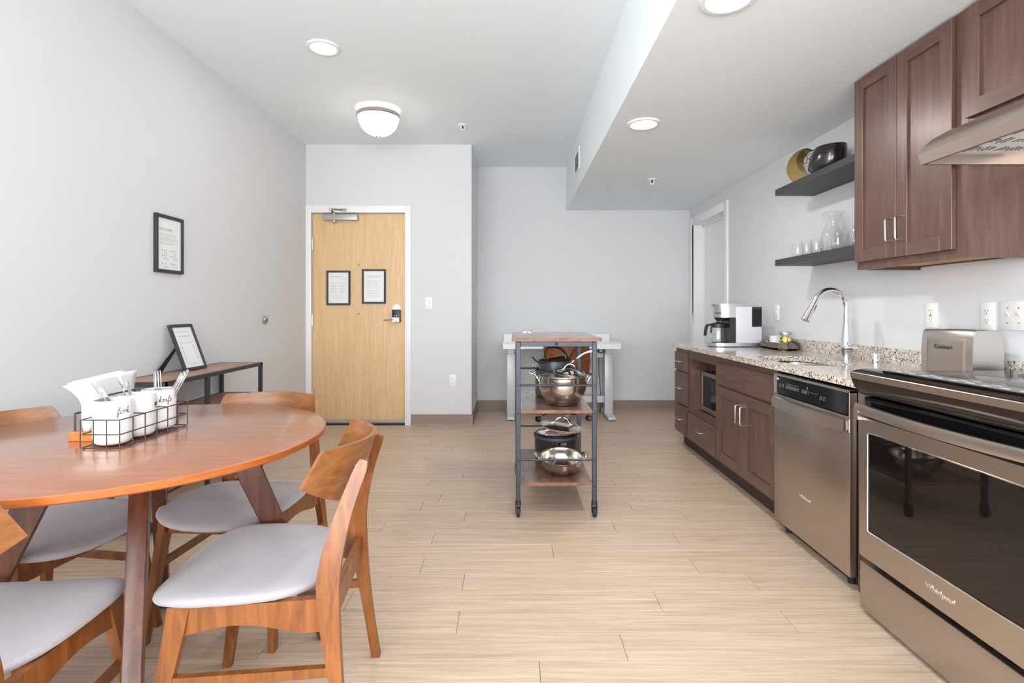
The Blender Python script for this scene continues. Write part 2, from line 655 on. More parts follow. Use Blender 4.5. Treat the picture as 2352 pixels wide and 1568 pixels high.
for z in (1.76, 1.02, 0.30):
    bm = B()
    cyl(bm, (DX0 + 0.001, YE + 0.020, z - 0.055), (DX0 + 0.001, YE + 0.020, z + 0.055), 0.0065, None, 10)
    for k in (-0.022, 0.022):
        cyl(bm, (DX0 + 0.001, YE + 0.020, z + k - 0.001), (DX0 + 0.001, YE + 0.020, z + k + 0.001), 0.0075, None, 10)
    put('hinge', bm, 'nickel', door)
# closer
bm = box(B(), -1.855, -1.515, yd - 0.052, yd, 1.990, 2.044, 0.004, 2)
clo = put('door_closer', bm, 'closer_grey', door)
bm = B()
lathe(bm, [(0.02, 0), (0.02, 0.012), (0.012, 0.02), (0, 0.02)], (-1.747, yd - 0.026, 2.044), 14)
lathe(bm, [(0.0, -0.028), (0.012, -0.028), (0.018, -0.012), (0.018, 0.0), (0.0, 0.0)], (-1.747, yd - 0.026, 1.990), 14)
put('spindle_cap', bm, 'nickel', clo)
bm = B()
tube(bm, [(-1.747, yd - 0.026, 2.064), (-1.749, yd - 0.12, 2.075)], 0, flat=(0.022, 0.007))
tube(bm, [(-1.749, yd - 0.12, 2.083), (-1.655, YE - 0.02, 2.088)], 0.0075, 8)
box(bm, -1.675, -1.62, YE - 0.03, YE - 0.014, 2.075, 2.10, 0.002, 1)
cyl(bm, (-1.749, yd - 0.12, 2.066), (-1.749, yd - 0.12, 2.092), 0.011, None, 10)
put('closer_arm', bm, 'nickel', clo)
# lock set
bm = B()
prof = []
for i in range(13):
    t = math.pi * i / 12
    prof.append((-1.143 + 0.041 * math.cos(t), 1.133 + 0.041 * math.sin(t)))
prism(bm, [(-1.184, 1.09), (-1.102, 1.09)] + prof, 'y', yd - 0.012, yd)
lk = put('lock_escutcheon', bm, 'plastic_white', door)
put('lock_housing', box(B(), -1.184, -1.102, yd - 0.034, yd, 0.998, 1.122, 0.006, 2), 'black_plastic', lk)
bm = B()
box(bm, -1.182, -1.110, yd - 0.040, yd - 0.034, 0.999, 1.048, 0.003, 1)
cyl(bm, (-1.143, yd - 0.034, 1.026), (-1.143, yd - 0.075, 1.026), 0.016, 0.014, 16)
tube(bm, smooth_pts([(-1.143, yd - 0.068, 1.026), (-1.175, yd - 0.072, 1.027), (-1.22, yd - 0.068, 1.023), (-1.255, yd - 0.064, 1.020)], 4), 0.0075, 8)
put('lever_handle', bm, 'nickel', lk)
bm = B()
for dx in (-0.016, 0.006):
    cyl(bm, (-1.143 + dx, yd - 0.034, 1.062), (-1.143 + dx, yd - 0.036, 1.062), 0.004, None, 8)
cyl(bm, (-1.143, yd - 0.012, 1.142), (-1.143, yd - 0.016, 1.142), 0.012, None, 12)
put('lock_button', bm, 'nickel', lk)
bm = B()
for z in (1.557, 1.083):
    cyl(bm, (-1.516, yd - 0.0015, z), (-1.516, yd + 0.001, z), 0.0055, None, 10)
put('peephole', bm, 'dark_gap', door)

# ---- side door in right wall
d2 = bpy.data.objects.new('door_2', None)
COL.objects.link(d2); d2.location = (XR, (RY0 + RY1) / 2, 0); W['door_2'] = Vector(d2.location); d2['kind'] = 'structure'
bm = B()
for y0, y1, z0, z1 in ((RY0 - 0.068, RY0 + 0.016, 0, RZ + 0.068), (RY1 - 0.016, RY1 + 0.068, 0, RZ + 0.068), (RY0 + 0.016, RY1 - 0.016, RZ - 0.016, RZ + 0.068)):
    box(bm, XR - 0.016, XR, y0, y1, z0, z1, 0.003, 2)
box(bm, XR, XR + 0.15, RY0 - 0.001, RY0 + 0.016, 0, RZ)
box(bm, XR, XR + 0.15, RY1 - 0.016, RY1 + 0.001, 0, RZ)
box(bm, XR, XR + 0.15, RY0, RY1, RZ - 0.016, RZ + 0.001)
box(bm, XR + 0.105, XR + 0.12, RY1 - 0.03, RY1 - 0.014, 0, RZ)
box(bm, XR + 0.105, XR + 0.12, RY0, RY1, RZ - 0.035, RZ - 0.014)
put('door_frame', bm, 'trim_white', d2)
put('door_leaf', box(B(), XR + 0.122, XR + 0.16, RY0 + 0.014, RY1 - 0.014, 0.01, RZ - 0.014), 'trim_white', d2)

# ---- ceiling and wall fittings
def downlight(x, y, z, label, power):
    t = thing('recessed_downlight', label, 'ceiling light', (x, y, z), 'recessed downlights')
    bm = B()
    lathe(bm, [(0.072, -0.004), (0.078, -0.012), (0.094, -0.010), (0.097, -0.004), (0.097, 0.0), (0.072, 0.0)], (x, y, z), 40)
    put('trim_ring', bm, 'trim_white', t)
    bm = B()
    lathe(bm, [(0.0, -0.0065), (0.074, -0.0065), (0.074, -0.001), (0.0, -0.001)], (x, y, z), 40)
    put('lens', bm, 'lamp_lens', t)
    d = bpy.data.lights.new('downlight_lamp', 'AREA')
    d.shape = 'DISK'; d.size = 0.14; d.energy = power; d.color = (1.0, 0.97, 0.93)
    lo = bpy.data.objects.new('downlight_lamp', d)
    COL.objects.link(lo)
    lo.parent = t
    lo.location = (0, 0, -0.016)
    return t
downlight(-1.163, 3.195, H, 'round recessed downlight in the higher main ceiling', 2.5)
downlight(0.779, 3.136, HS, 'round recessed downlight in lower kitchen ceiling, farther from camera', 8)
downlight(0.770, 1.875, HS, 'round recessed downlight cut by the top edge of the picture', 7)

fx, fy = -1.085, 4.19
t = thing('flush_mount_light', 'dome ceiling light with nickel rim and frosted glass near entry door', 'ceiling light', (fx, fy, H))
bm = B()
lathe(bm, [(0.0, 0.0), (0.065, 0.0), (0.065, -0.018), (0.012, -0.022), (0.012, -0.05), (0.0, -0.05)], (fx, fy, H), 32)
put('canopy', bm, 'nickel', t)
bm = B()
prof = [(0.160, -0.040), (0.168, -0.040), (0.1715, -0.046), (0.1715, -0.064), (0.166, -0.070), (0.158, -0.066)]
loft(bm, [[Vector((fx + r * math.cos(2 * math.pi * k / 56), fy + r * math.sin(2 * math.pi * k / 56), H + z)) for r, z in prof] for k in range(56)], closed_path=True)
for k in range(3):
    a = 2 * math.pi * k / 3 + 0.5
    cyl(bm, (fx, fy, H - 0.045), (fx + 0.162 * math.cos(a), fy + 0.162 * math.sin(a), H - 0.055), 0.004, None, 6)
put('rim', bm, 'nickel', t)
bm = B()
dome = [(0.161, -0.060)]
for i in range(1, 13):
    a = math.pi / 2 * i / 12
    dome.append((0.161 * math.cos(a) ** 0.9 if i < 12 else 0.0, -0.060 - 0.150 * math.sin(a)))
lathe(bm, dome, (fx, fy, H), 48)
put('glass_dome', bm, 'lamp_dome', t)
bm = B()
lathe(bm, [(0.0, -0.205), (0.018, -0.208), (0.020, -0.215), (0.012, -0.221), (0.008, -0.229), (0.0, -0.232)], (fx, fy, H), 16)
put('finial', bm, 'nickel', t)
d = bpy.data.lights.new('dome_lamp', 'POINT')
d.energy = 1.2; d.color = (1.0, 0.95, 0.88); d.shadow_soft_size = 0.08
lo = bpy.data.objects.new('dome_lamp', d); COL.objects.link(lo); lo.parent = t; lo.location = (0, 0, -0.32)

def sprinkler(x, y, z, label):
    t = thing('sprinkler_head', label, 'sprinkler', (x, y, z), 'fire sprinklers')
    bm = B()
    lathe(bm, [(0.0, 0), (0.042, 0), (0.040, -0.006), (0.024, -0.012), (0.0, -0.012)], (x, y, z), 24)
    put('cover_plate', bm, 'trim_white', t)
    bm = B()
    for s in (-1, 1):
        tube(bm, [(x + s * 0.012, y, z - 0.01), (x + s * 0.015, y, z - 0.03), (x + s * 0.004, y, z - 0.046)], 0.0035, 6)
    lathe(bm, [(0.0, -0.046), (0.018, -0.046), (0.018, -0.049), (0.0, -0.049)], (x, y, z), 16)
    put('deflector', bm, 'plastic_white', t)
    put('nozzle', cyl(B(), (x, y, z - 0.01), (x, y, z - 0.03), 0.008, 0.005, 10), 'rubber', t)
sprinkler(-0.443, 4.54, H, 'white sprinkler head on main ceiling beside the dome light')
sprinkler(1.184, 4.469, HS, 'white sprinkler head on the lower kitchen ceiling')

t = thing('air_vent', 'white louvred air vent on the side of the ceiling drop', 'vent', (XS, 4.84, 2.40))
bm = B()
for y0, y1, z0, z1 in ((4.66, 5.02, 2.38, 2.40), (4.66, 5.02, 2.565, 2.585), (4.66, 4.68, 2.40, 2.565), (5.0, 5.02, 2.40, 2.565)):
    box(bm, XS - 0.012, XS, y0, y1, z0, z1, 0.002, 1)
put('vent_frame', bm, 'trim_white', t)
put('vent_backing', box(B(), XS - 0.003, XS, 4.68, 5.0, 2.40, 2.565), 'slot_grey', t)
for i in range(8):
    z = 2.41 + i * 0.0205
    bm = B()
    prism(bm, [(XS - 0.010, z), (XS - 0.003, z + 0.012), (XS - 0.002, z + 0.010), (XS - 0.009, z - 0.002)], 'y', 4.68, 5.0)
    put('louvre', bm, 'trim_white', t, None)

def plate_base(t, c, right, up, w, h):
    m = basis(c, right, up)
    bm = B()
    box(bm, -w / 2, w / 2, -h / 2, h / 2, 0, 0.006, 0.003, 2)
    bm.transform(m)
    put('cover_plate', bm, 'plastic_white', t)
    return m

def outlet(name, c, right, label, kind, gangs=1, cat='outlet'):
    up = (0, 0, 1)
    w = 0.066 + (gangs - 1) * 0.046
    t = thing(name, label, cat, c)
    m = plate_base(t, c, right, up, w, 0.116)
    for g in range(gangs):
        gx = (g - (gangs - 1) / 2) * 0.046
        if kind == 'duplex':
            for s in (-1, 1):
                bm = B()
                box(bm, gx - 0.016, gx + 0.016, s * 0.02 - 0.014, s * 0.02 + 0.014, 0.005, 0.0085, 0.004, 2)
                bm.transform(m)
                r = put('socket', bm, 'plastic_white', t)
                bm = B()
                for dx in (-0.0065, 0.0065):
                    box(bm, gx + dx - 0.0012, gx + dx + 0.0012, s * 0.02 - 0.001, s * 0.02 + 0.008, 0.008, 0.0090)
                cyl(bm, (gx, s * 0.02 - 0.007, 0.008), (gx, s * 0.02 - 0.007, 0.009), 0.0026, None, 8)
                bm.transform(m)
                put('slot', bm, 'slot_grey', r, None)
        elif kind == 'gfci':
            bm = B()
            box(bm, gx - 0.017, gx + 0.017, -0.034, 0.034, 0.005, 0.0085, 0.002, 1)
            bm.transform(m)
            r = put('socket', bm, 'plastic_white', t)
            bm = B()
            for s in (-1, 1):
                for dx in (-0.0065, 0.0065):
                    box(bm, gx + dx - 0.0012, gx + dx + 0.0012, s * 0.02 - 0.001, s * 0.02 + 0.008, 0.008, 0.0090)
                cyl(bm, (gx, s * 0.02 - 0.007, 0.008), (gx, s * 0.02 - 0.007, 0.009), 0.0026, None, 8)
            box(bm, gx - 0.008, gx + 0.008, -0.005, -0.001, 0.008, 0.0092)
            box(bm, gx - 0.008, gx + 0.008, 0.001, 0.005, 0.008, 0.0092)
            bm.transform(m)
            put('slot', bm, 'slot_grey', r, None)
        else:
            bm = B()
            prism(bm, [(-0.005, 0.004), (0.011, 0.018), (0.013, 0.012), (0.004, 0.004)], 'x', gx - 0.005, gx + 0.005)
            bm.transform(m)
            put('toggle', bm, 'plastic_white', t)
            for s in (-1, 1):
                bm = cyl(B(), (gx, s * 0.030, 0.005), (gx, s * 0.030, 0.0068), 0.003, None, 8)
                bm.transform(m)
                put('screw', bm, 'slot_grey', t)
    return t
outlet('light_switch', (-0.825, YE, 1.183), (1, 0, 0), 'white toggle light switch on wall beside entry door', 'toggle', 1, 'light switch')
outlet('wall_outlet', (-0.592, YE, 0.431), (1, 0, 0), 'white duplex outlet low on the wall beside entry door', 'duplex')
outlet('light_switch', (XR, 3.923, 1.097), (0, -1, 0), 'white switch plate on wall just right of coffee maker', 'toggle', 1, 'light switch')
outlet('wall_outlet', (XR, 2.470, 1.092), (0, -1, 0), 'white outlet above counter left of the toaster top', 'gfci')
outlet('wall_outlet', (XR, 2.176, 1.092), (0, -1, 0), 'white duplex outlet directly above toaster, beside triple switch plate', 'duplex')
outlet('light_switch', (XR, 2.040, 1.095), (0, -1, 0), 'wide white multi-switch plate at right edge of picture', 'toggle', 3, 'light switch')

t = thing('door_stop', 'round nickel door bumper mounted on left wall', 'door stop', (XL, 4.23, 1.036))
bm = B()
lathe(bm, [(0.0, 0), (0.034, 0), (0.034, 0.012), (0.026, 0.02), (0.016, 0.02), (0.016, 0.014), (0.0, 0.014)], (XL, 4.23, 1.036), 24, Matrix.Rotation(math.pi / 2, 3, 'Y'))
put('bumper_cup', bm, 'nickel', t)
bm = B()
lathe(bm, [(0.0, 0.012), (0.015, 0.012), (0.013, 0.026), (0.0, 0.028)], (XL, 4.23, 1.036), 16, Matrix.Rotation(math.pi / 2, 3, 'Y'))
put('rubber_pad', bm, 'slot_grey', t)

# ---- framed notices
def notice(name, label, mat4, w, h, bar, depth=0.016, lines=None, group=None, base=None):
    t = thing(name, label, 'picture frame', base or mat4.translation, group)
    bm = B()
    box(bm, -w / 2, w / 2, h / 2 - bar, h / 2, 0, depth, 0.0015, 1)
    box(bm, -w / 2, w / 2, -h / 2, -h / 2 + bar, 0, depth, 0.0015, 1)
    box(bm, -w / 2, -w / 2 + bar, -h / 2 + bar, h / 2 - bar, 0, depth, 0.0015, 1)
    box(bm, w / 2 - bar, w / 2, -h / 2 + bar, h / 2 - bar, 0, depth, 0.0015, 1)
    bm.transform(mat4)
    put('frame', bm, 'frame_black', t)
    bm = B()
    box(bm, -w / 2 + bar, w / 2 - bar, -h / 2 + bar, h / 2 - bar, 0, depth * 0.55)
    bm.transform(mat4)
    p = put('printed_sheet', bm, 'paper', t, None)
    zt = depth * 0.55 + 0.0004
    for s, x, y, size, mat, sp, sh in (lines or {}).get('text', []):
        bm = text_bm(s, size, mat4 @ Matrix.Translation((x, y, zt)), 0.0002, sh, sp)
        put('lettering', bm, mat, p, None)
    for x, y, ln, am in (lines or {}).get('scrawl', []):
        P = [mat4 @ Vector((x + ln * k / 60, y + am * math.sin(k * 1.15) * (0.6 + 0.4 * math.sin(k * 0.37)), zt)) for k in range(61)]
        put('script_scrawl', tube(B(), P, 0.0006, 4), 'ink_grey', p)
    bars = (lines or {}).get('bars', [])
    if bars:
        bm = B()
        for x, y, bw, bh in bars:
            box(bm, x - bw / 2, x + bw / 2, y - bh / 2, y + bh / 2, zt - 0.0003, zt)
        bm.transform(mat4)
        put('small_print', bm, 'ink_grey', p, None)
    for x, y, r in (lines or {}).get('dots', []):
        bm = cyl(B(), (x, y, zt - 0.0003), (x, y, zt), r, None, 8)
        bm.transform(mat4)
        put('bullet', bm, 'ink_dark', p, None)
    return t
def para(x, y, wd, n, step, rnd, hgt=0.0014):
    return [(x - (1 - k) * wd / 2, y - i * step, wd * k, hgt) for i, k in enumerate([rnd.uniform(0.7, 1.0) for _ in range(n)])]
rp = random.Random(5)
bars = para(-0.005, 0.055, 0.165, 2, 0.008, rp) + para(-0.005, 0.036, 0.165, 3, 0.008, rp) + para(-0.005, 0.008, 0.165, 2, 0.008, rp)
for cx_ in (-0.035, 0.045):
    for yy in (-0.037, -0.068, -0.112):
        bars += para(cx_ + 0.008, yy - 0.011, 0.05, 3, 0.006, rp, 0.001)
        bars.append((cx_, yy, 0.026, 0.0025))
notice('framed_notice', 'black framed welcome sheet hanging on left wall', basis((XL, 3.05, 1.499), (0, 1, 0), (0, 0, 1)), 0.245, 0.333, 0.019, 0.018,
       {'text': [('WELCOME', -0.032, 0.082, 0.022, 'ink_grey', 1.15, 0)], 'bars': bars,
        'dots': [(x, y, 0.0035) for x in (-0.062, 0.018) for y in (-0.037, -0.068, -0.112)]})
bars = []
for cx_ in (-0.045, 0.045):
    for yy in (0.055, 0.026, -0.002, -0.03):
        bars += para(cx_, yy, 0.07, 3, 0.0075, rp)
bars += para(0.0, -0.075, 0.09, 1, 0.01, rp) + para(0.0, -0.09, 0.13, 2, 0.008, rp)
notice('framed_notice', 'black framed two-column emergency sheet on door, nearer the hinges', basis((-1.711, yd, 1.334), (1, 0, 0), (0, 0, 1)), 0.232, 0.336, 0.018, 0.016,
       {'text': [('EMERGENCY', -0.018, 0.110, 0.019, 'ink_grey', 1.1, 0)], 'bars': bars, 'scrawl': [(0.01, 0.088, 0.06, 0.004)]})
bars = []
for yy in (0.056, 0.034, 0.012, -0.010, -0.040, -0.064, -0.088):
    bars += para(0.0, yy, 0.15, 2, 0.0075, rp)
notice('framed_notice', 'black framed checkout sheet on door, nearer the lock', basis((-1.365, yd, 1.348), (1, 0, 0), (0, 0, 1)), 0.232, 0.336, 0.018, 0.016,
       {'text': [('CHECKOUT', 0.0, 0.095, 0.026, 'ink_grey', 1.15, 0)], 'bars': bars})

# ------------------------------------------------------------------ base cabinets, counter (fronts face -X)
XF, XD = 1.370, 1.352
TZ = 0.813
def pull(bm_parent, p0, p1, out=0.028, r=0.0042, name='handle'):
    """U shaped bar pull, proud of the face towards -X"""
    p0, p1 = Vector(p0), Vector(p1)
    o = Vector((-out, 0, 0))
    d = (p1 - p0).normalized() * 0.008
    o2 = Vector((-out + 0.008, 0, 0))
    bm = B()
    tube(bm, [p0, p0 + o2, p0 + o2 * 0.35 + o * 0.65 + d * 0.35, p0 + o + d, p1 + o - d, p1 + o2 * 0.35 + o * 0.65 - d * 0.35, p1 + o2, p1], r, 8)
    return put(name, bm, 'nickel', bm_parent)

def shaker(parent, name, xf, y0, y1, z0, z1, rail=0.058, th=0.019):
    dr = put(name, box(B(), xf + 0.010, xf + th - 0.003, y0 + rail - 0.004, y1 - rail + 0.004, z0 + rail - 0.004, z1 - rail + 0.004), 'cabinet_wood', parent)
    for ya, yb in ((y0, y0 + rail), (y1 - rail, y1)):
        put('stile', box(B(), xf, xf + th, ya, yb, z0, z1, 0.0015, 1), 'cabinet_wood', dr)
    for za, zb in ((z0, z0 + rail), (z1 - rail, z1)):
        put('rail', box(B(), xf, xf + th, y0 + rail, y1 - rail, za, zb, 0.0008, 1), 'cabinet_wood_across', dr)
    return dr

def carcass(t, y0, y1, hole=None, hollow=False):
    bm = B()
    if hollow:
        box(bm, XF, 1.955, y0, y0 + 0.018, 0.11, 0.630)
        box(bm, XF, 1.955, y1 - 0.018, y1, 0.11, TZ)
        box(bm, XF, XF + 0.018, y0 + 0.018, y1 - 0.018, 0.11, TZ)
        box(bm, 1.937, 1.955, y0 + 0.018, y1 - 0.018, 0.11, TZ)
        box(bm, XF + 0.018, 1.937, y0 + 0.018, y1 - 0.018, 0.11, 0.128)
    elif hole is None:
        box(bm, XF, 1.955, y0, y1, 0.11, TZ)
    else:
        ya, yb, za, zb = hole
        box(bm, XF, 1.955, y0, ya, 0.11, TZ)
        box(bm, XF, 1.955, yb, y1, 0.11, TZ)
        box(bm, XF, 1.955, ya, yb, zb, TZ)
        box(bm, XF, 1.955, ya, yb, 0.11, za)
        box(bm, 1.90, 1.955, ya, yb, za, zb)
    put('carcass', bm, 'cabinet_wood', t)
    put('toe_kick', box(B(), 1.432, 1.95, y0, y1, 0.0, 0.11), 'toe_black', t)

# end cabinet with three drawers
t = thing('base_cabinet', 'brown three-drawer base cabinet at far end of counter', 'cabinet', (1.65, 4.24, 0), 'brown kitchen base cabinets')
carcass(t, 4.090, 4.395)
for z0, z1 in ((0.630, 0.775), (0.360, 0.615), (0.128, 0.346)):
    dr = put('drawer', box(B(), XD, XF, 4.104, 4.388, z0, z1, 0.002, 1), 'cabinet_wood_across', t)
    zc = (z0 + z1) / 2
    pull(dr, (XD, 4.20, zc), (XD, 4.30, zc))
# microwave cabinet
t = thing('base_cabinet', 'brown open base cabinet holding the microwave above one drawer', 'cabinet', (1.65, 3.8, 0), 'brown kitchen base cabinets')
carcass(t, 3.502, 4.088, (3.545, 4.045, 0.345, 0.742))
dr = put('drawer', box(B(), XD, XF, 3.512, 4.072, 0.128, 0.322, 0.002, 1), 'cabinet_wood_across', t)
pull(dr, (XD, 3.735, 0.235), (XD, 3.845, 0.235))
# sink cabinet
t = thing('base_cabinet', 'brown two-door sink base cabinet beside dishwasher', 'cabinet', (1.65, 3.1, 0), 'brown kitchen base cabinets')
carcass(t, 2.693, 3.500, None, True)
put('false_drawer', box(B(), XD, XF, 2.700, 3.490, 0.630, 0.774, 0.002, 1), 'cabinet_wood_across', t)
dl = shaker(t, 'door', XD, 3.096, 3.490, 0.130, 0.615)
pull(dl, (XD, 3.125, 0.440), (XD, 3.125, 0.548))
dr_ = shaker(t, 'door', XD, 2.702, 3.092, 0.130, 0.615)
pull(dr_, (XD, 3.060, 0.440), (XD, 3.060, 0.548))
# filler stile between dishwasher and range
tag(put('filler_panel', box(B(), XF, 1.955, 1.962, 2.078, 0.0, TZ), 'cabinet_wood', None, origin=(1.65, 2.02, 0)), 'narrow dark brown filler strip between dishwasher and range', 'panel')

# microwave
t = thing('microwave', 'small stainless microwave inside the open base cabinet', 'microwave', (1.65, 3.8, 0.345))
put('casing', box(B(), 1.462, 1.86, 3.555, 4.030, 0.352, 0.650, 0.004, 2), 'black_plastic', t)
bm = B()
box(bm, 1.445, 1.462, 3.555, 4.030, 0.352, 0.385, 0.002, 1)
box(bm, 1.445, 1.462, 3.555, 4.030, 0.618, 0.650, 0.002, 1)
box(bm, 1.445, 1.462, 4.005, 4.030, 0.385, 0.618, 0.002, 1)
box(bm, 1.445, 1.462, 3.555, 3.66, 0.385, 0.618, 0.002, 1)
dd = put('door_frame', bm, 'stainless', t)
put('window', box(B(), 1.449, 1.462, 3.66, 4.005, 0.385, 0.618), 'black_gloss', dd)
bm = B()
for y in (3.60, 3.98):
    box(bm, 1.48, 1.50, y - 0.012, y + 0.012, 0.345, 0.353)
put('foot', bm, 'rubber', t)

# countertop with sink opening
def superellipse(cx_, cy_, a, b, n, N):
    out = []
    for i in range(N):
        t_ = 2 * math.pi * i / N
        c, s = math.cos(t_), math.sin(t_)
        out.append((cx_ + a * math.copysign(abs(c) ** (2 / n), c), cy_ + b * math.copysign(abs(s) ** (2 / n), s)))
    return out
SKX, SKY, SA, SBv = 1.575, 2.845, 0.165, 0.285
hole = superellipse(SKX, SKY, SA, SBv, 3.4, 48)
bm = B()
outer = [(1.330, 1.962), (1.957, 1.962), (1.957, 4.409), (1.330, 4.409)]
ov = [bm.verts.new((x, y, 0.843)) for x, y in outer]
hv = [bm.verts.new((x, y, 0.843)) for x, y in hole]
es = [bm.edges.new((ov[i], ov[(i + 1) % 4])) for i in range(4)] + [bm.edges.new((hv[i], hv[(i + 1) % 48])) for i in range(48)]
bmesh.ops.triangle_fill(bm, edges=es, use_beauty=True)
for f_ in list(bm.faces):
    c = f_.calc_center_median()
    if ((abs(c.x - SKX) / SA) ** 3.4 + (abs(c.y - SKY) / SBv) ** 3.4) < 0.97 and all(v in hv for v in f_.verts):
        bm.faces.remove(f_)
ex = bmesh.ops.extrude_face_region(bm, geom=list(bm.faces))
bmesh.ops.translate(bm, verts=[v for v in ex['geom'] if isinstance(v, bmesh.types.BMVert)], vec=(0, 0, -0.030))
ct = thing('countertop', 'speckled beige granite countertop with low backsplash', 'countertop', (1.65, 3.2, 0.813))
put('slab', bm, 'granite', ct, 30)
put('backsplash', box(B(), 1.957, 1.977, 1.962, 4.409, 0.813, 0.918, 0.002, 1), 'granite', ct)
# slab strip on the far side of the range is out of frame

# sink bowl
t = thing('kitchen_sink', 'stainless undermount sink set into granite counter', 'sink', (SKX, SKY, 0.66))
bm = B()
rings = []
for k, z in ((1.045, 0.8125), (1.03, 0.812), (1.0, 0.800), (0.98, 0.70), (0.93, 0.665), (0.80, 0.652), (0.3, 0.648), (0.05, 0.646)):
    rings.append([Vector((x, y, z)) for x, y in superellipse(SKX, SKY, SA * k, SBv * k, 3.4, 48)])
loft(bm, rings, True, False, True)
put('bowl', bm, 'sink_steel', t)
bm = B()
lathe(bm, [(0.0, 0.648), (0.04, 0.648), (0.042, 0.653), (0.03, 0.652), (0.0, 0.650)], (SKX, SKY, 0), 24)
put('drain', bm, 'chrome', t)

# faucet
fX, fY = 1.835, 2.885
t = thing('kitchen_faucet', 'chrome gooseneck pull-down faucet behind sink', 'faucet', (fX, fY, 0.843))
bm = B()
lathe(bm, [(0.0, 0.843), (0.028, 0.843), (0.028, 0.895), (0.031, 0.90), (0.031, 0.918), (0.026, 0.93), (0.0175, 1.02), (0.0165, 1.04), (0.0, 1.04)], (fX, fY, 0), 28)
put('body', bm, 'chrome', t)
neck = [(fX, fY, 1.03), (fX, fY, 1.138)]
R_ = 0.090
for i in range(1, 15):
    a = math.pi * i / 16.0
    neck.append((fX - R_ + R_ * math.cos(a), fY - 0.01 * i / 15, 1.138 + R_ * math.sin(a)))
put('neck', tube(B(), neck, 0.0135, 16), 'chrome', t)
e = Vector(neck[-1]); dv = (Vector(neck[-1]) - Vector(neck[-2])).normalized()
dv = (dv + Vector((-0.05, 0, -0.1))).normalized()
hd = put('spray_head', tube(B(), [e - dv * 0.01, e + dv * 0.03, e + dv * 0.10, e + dv * 0.125, e + dv * 0.127], [0.0145, 0.016, 0.021, 0.024, 0.020], 18), 'chrome', t)
side = Vector((0.9, -0.35, 0.3)).normalized()
bm = B()
q = e + dv * 0.06 + Vector((0.014, -0.008, 0.006))
tube(bm, [q - dv * 0.02, q + dv * 0.025], 0.0065, 8)
put('spray_button', bm, 'black_plastic', hd)
bm = B()
tube(bm, [(fX + 0.0, fY - 0.025, 0.905), (fX + 0.012, fY - 0.062, 0.910)], [0.019, 0.017], 16)
tube(bm, [(fX + 0.010, fY - 0.05, 0.915), (fX - 0.03, fY - 0.058, 0.918), (fX - 0.075, fY - 0.06, 0.924)], 0.0, flat=(0.022, 0.008))
put('lever', bm, 'chrome', t)

tag(put('sink_air_gap', lathe(B(), [(0.0, 0.0), (0.022, 0.0), (0.022, 0.045), (0.019, 0.052), (0.0, 0.054)], (1.852, 2.673, 0.843), 24), 'chrome', None, origin=(1.852, 2.673, 0.843)),
    'short chrome air gap cap on counter right of faucet', 'sink fitting')

# ---- dishwasher
t = thing('dishwasher', 'stainless dishwasher with black control strip between sink and range', 'dishwasher', (1.65, 2.385, 0))
Y0, Y1 = 2.082, 2.689
put('tub', box(B(), 1.372, 1.95, Y0, Y1, 0.05, 0.635), 'dark_gap', t)
dr = put('door', box(B(), 1.340, 1.371, Y0, Y1, 0.050, 0.690, 0.003, 2), 'stainless', t)
cp = put('control_strip', box(B(), 1.346, 1.371, Y0 + 0.004, Y1 - 0.004, 0.692, 0.785, 0.002, 1), 'black_gloss', t)
bm = B()
box(bm, 1.338, 1.371, Y0, Y0 + 0.006, 0.69, 0.796, 0.001, 1)
box(bm, 1.338, 1.371, Y1 - 0.006, Y1, 0.69, 0.796, 0.001, 1)
box(bm, 1.338, 1.371, Y0, Y1, 0.785, 0.797, 0.001, 1)
put('control_bezel', bm, 'stainless_bright', cp)
bm = B()
n = 16
pts = []
for i in range(n + 1):
    u = i / n
    y = Y1 - 0.012 + (Y0 - Y1 + 0.024) * u
    pts.append((1.334 - 0.026 * math.sin(math.pi * u), y, 0.652))
rings = []
for p in pts:
    rings.append([Vector((p[0], p[1], p[2] + 0.030)), Vector((p[0] - 0.012, p[1], p[2] + 0.026)), Vector((p[0] - 0.014, p[1], p[2] - 0.022)), Vector((p[0], p[1], p[2] - 0.026))])
loft(bm, rings)
for yy in (Y1 - 0.03, Y0 + 0.03):
    box(bm, 1.324, 1.342, yy - 0.012, yy + 0.012, 0.634, 0.672)
put('handle', bm, 'stainless_bright', dr)
bm = text_bm('Whirlpool', 0.022, basis((1.3395, 2.405, 0.250), (0, -1, 0), (0, 0, 1)), 0.0008)
put('brand_lettering', bm, 'chrome', dr, None)
bm = B()
yk = Y1 - 0.05
gl = []
for i, (dy, zz, s) in enumerate([(0.0, 0.738, 1), (0.028, 0.738, 1)] + [(0.062 + 0.02 * k, 0.738, 1) for k in range(6)] + [(0.205 + 0.02 * k, 0.738, 1) for k in range(3)] + [(0.350, 0.730, 1), (0.375, 0.730, 1)]):
    y = yk - dy
    a = 0.0065
    for (ya, yb, za, zb) in ((y - a, y + a, zz - a, zz - a + 0.001), (y - a, y + a, zz + a - 0.001, zz + a), (y - a, y - a + 0.001, zz - a, zz + a), (y + a - 0.001, y + a, zz - a, zz + a)):
        box(bm, 1.3452, 1.3462, ya, yb, za, zb)
    box(bm, 1.3452, 1.3462, y - 0.004, y + 0.004, zz + 0.0085, zz + 0.0095)
box(bm, 1.3452, 1.3462, yk - 0.165, yk - 0.06, 0.7535, 0.7545)
for k in range(3):
    for j in range(3):
        box(bm, 1.3452, 1.3462, yk - 0.248 + k * 0.005, yk - 0.2455 + k * 0.005, 0.752 + j * 0.005, 0.7535 + j * 0.005)
for k in range(3):
    box(bm, 1.3452, 1.3462, yk - 0.28 - k * 0.02, yk - 0.268 - k * 0.02, 0.742 - 0.0 * k, 0.7432)
put('touch_key', bm, 'ink_grey', cp, None)
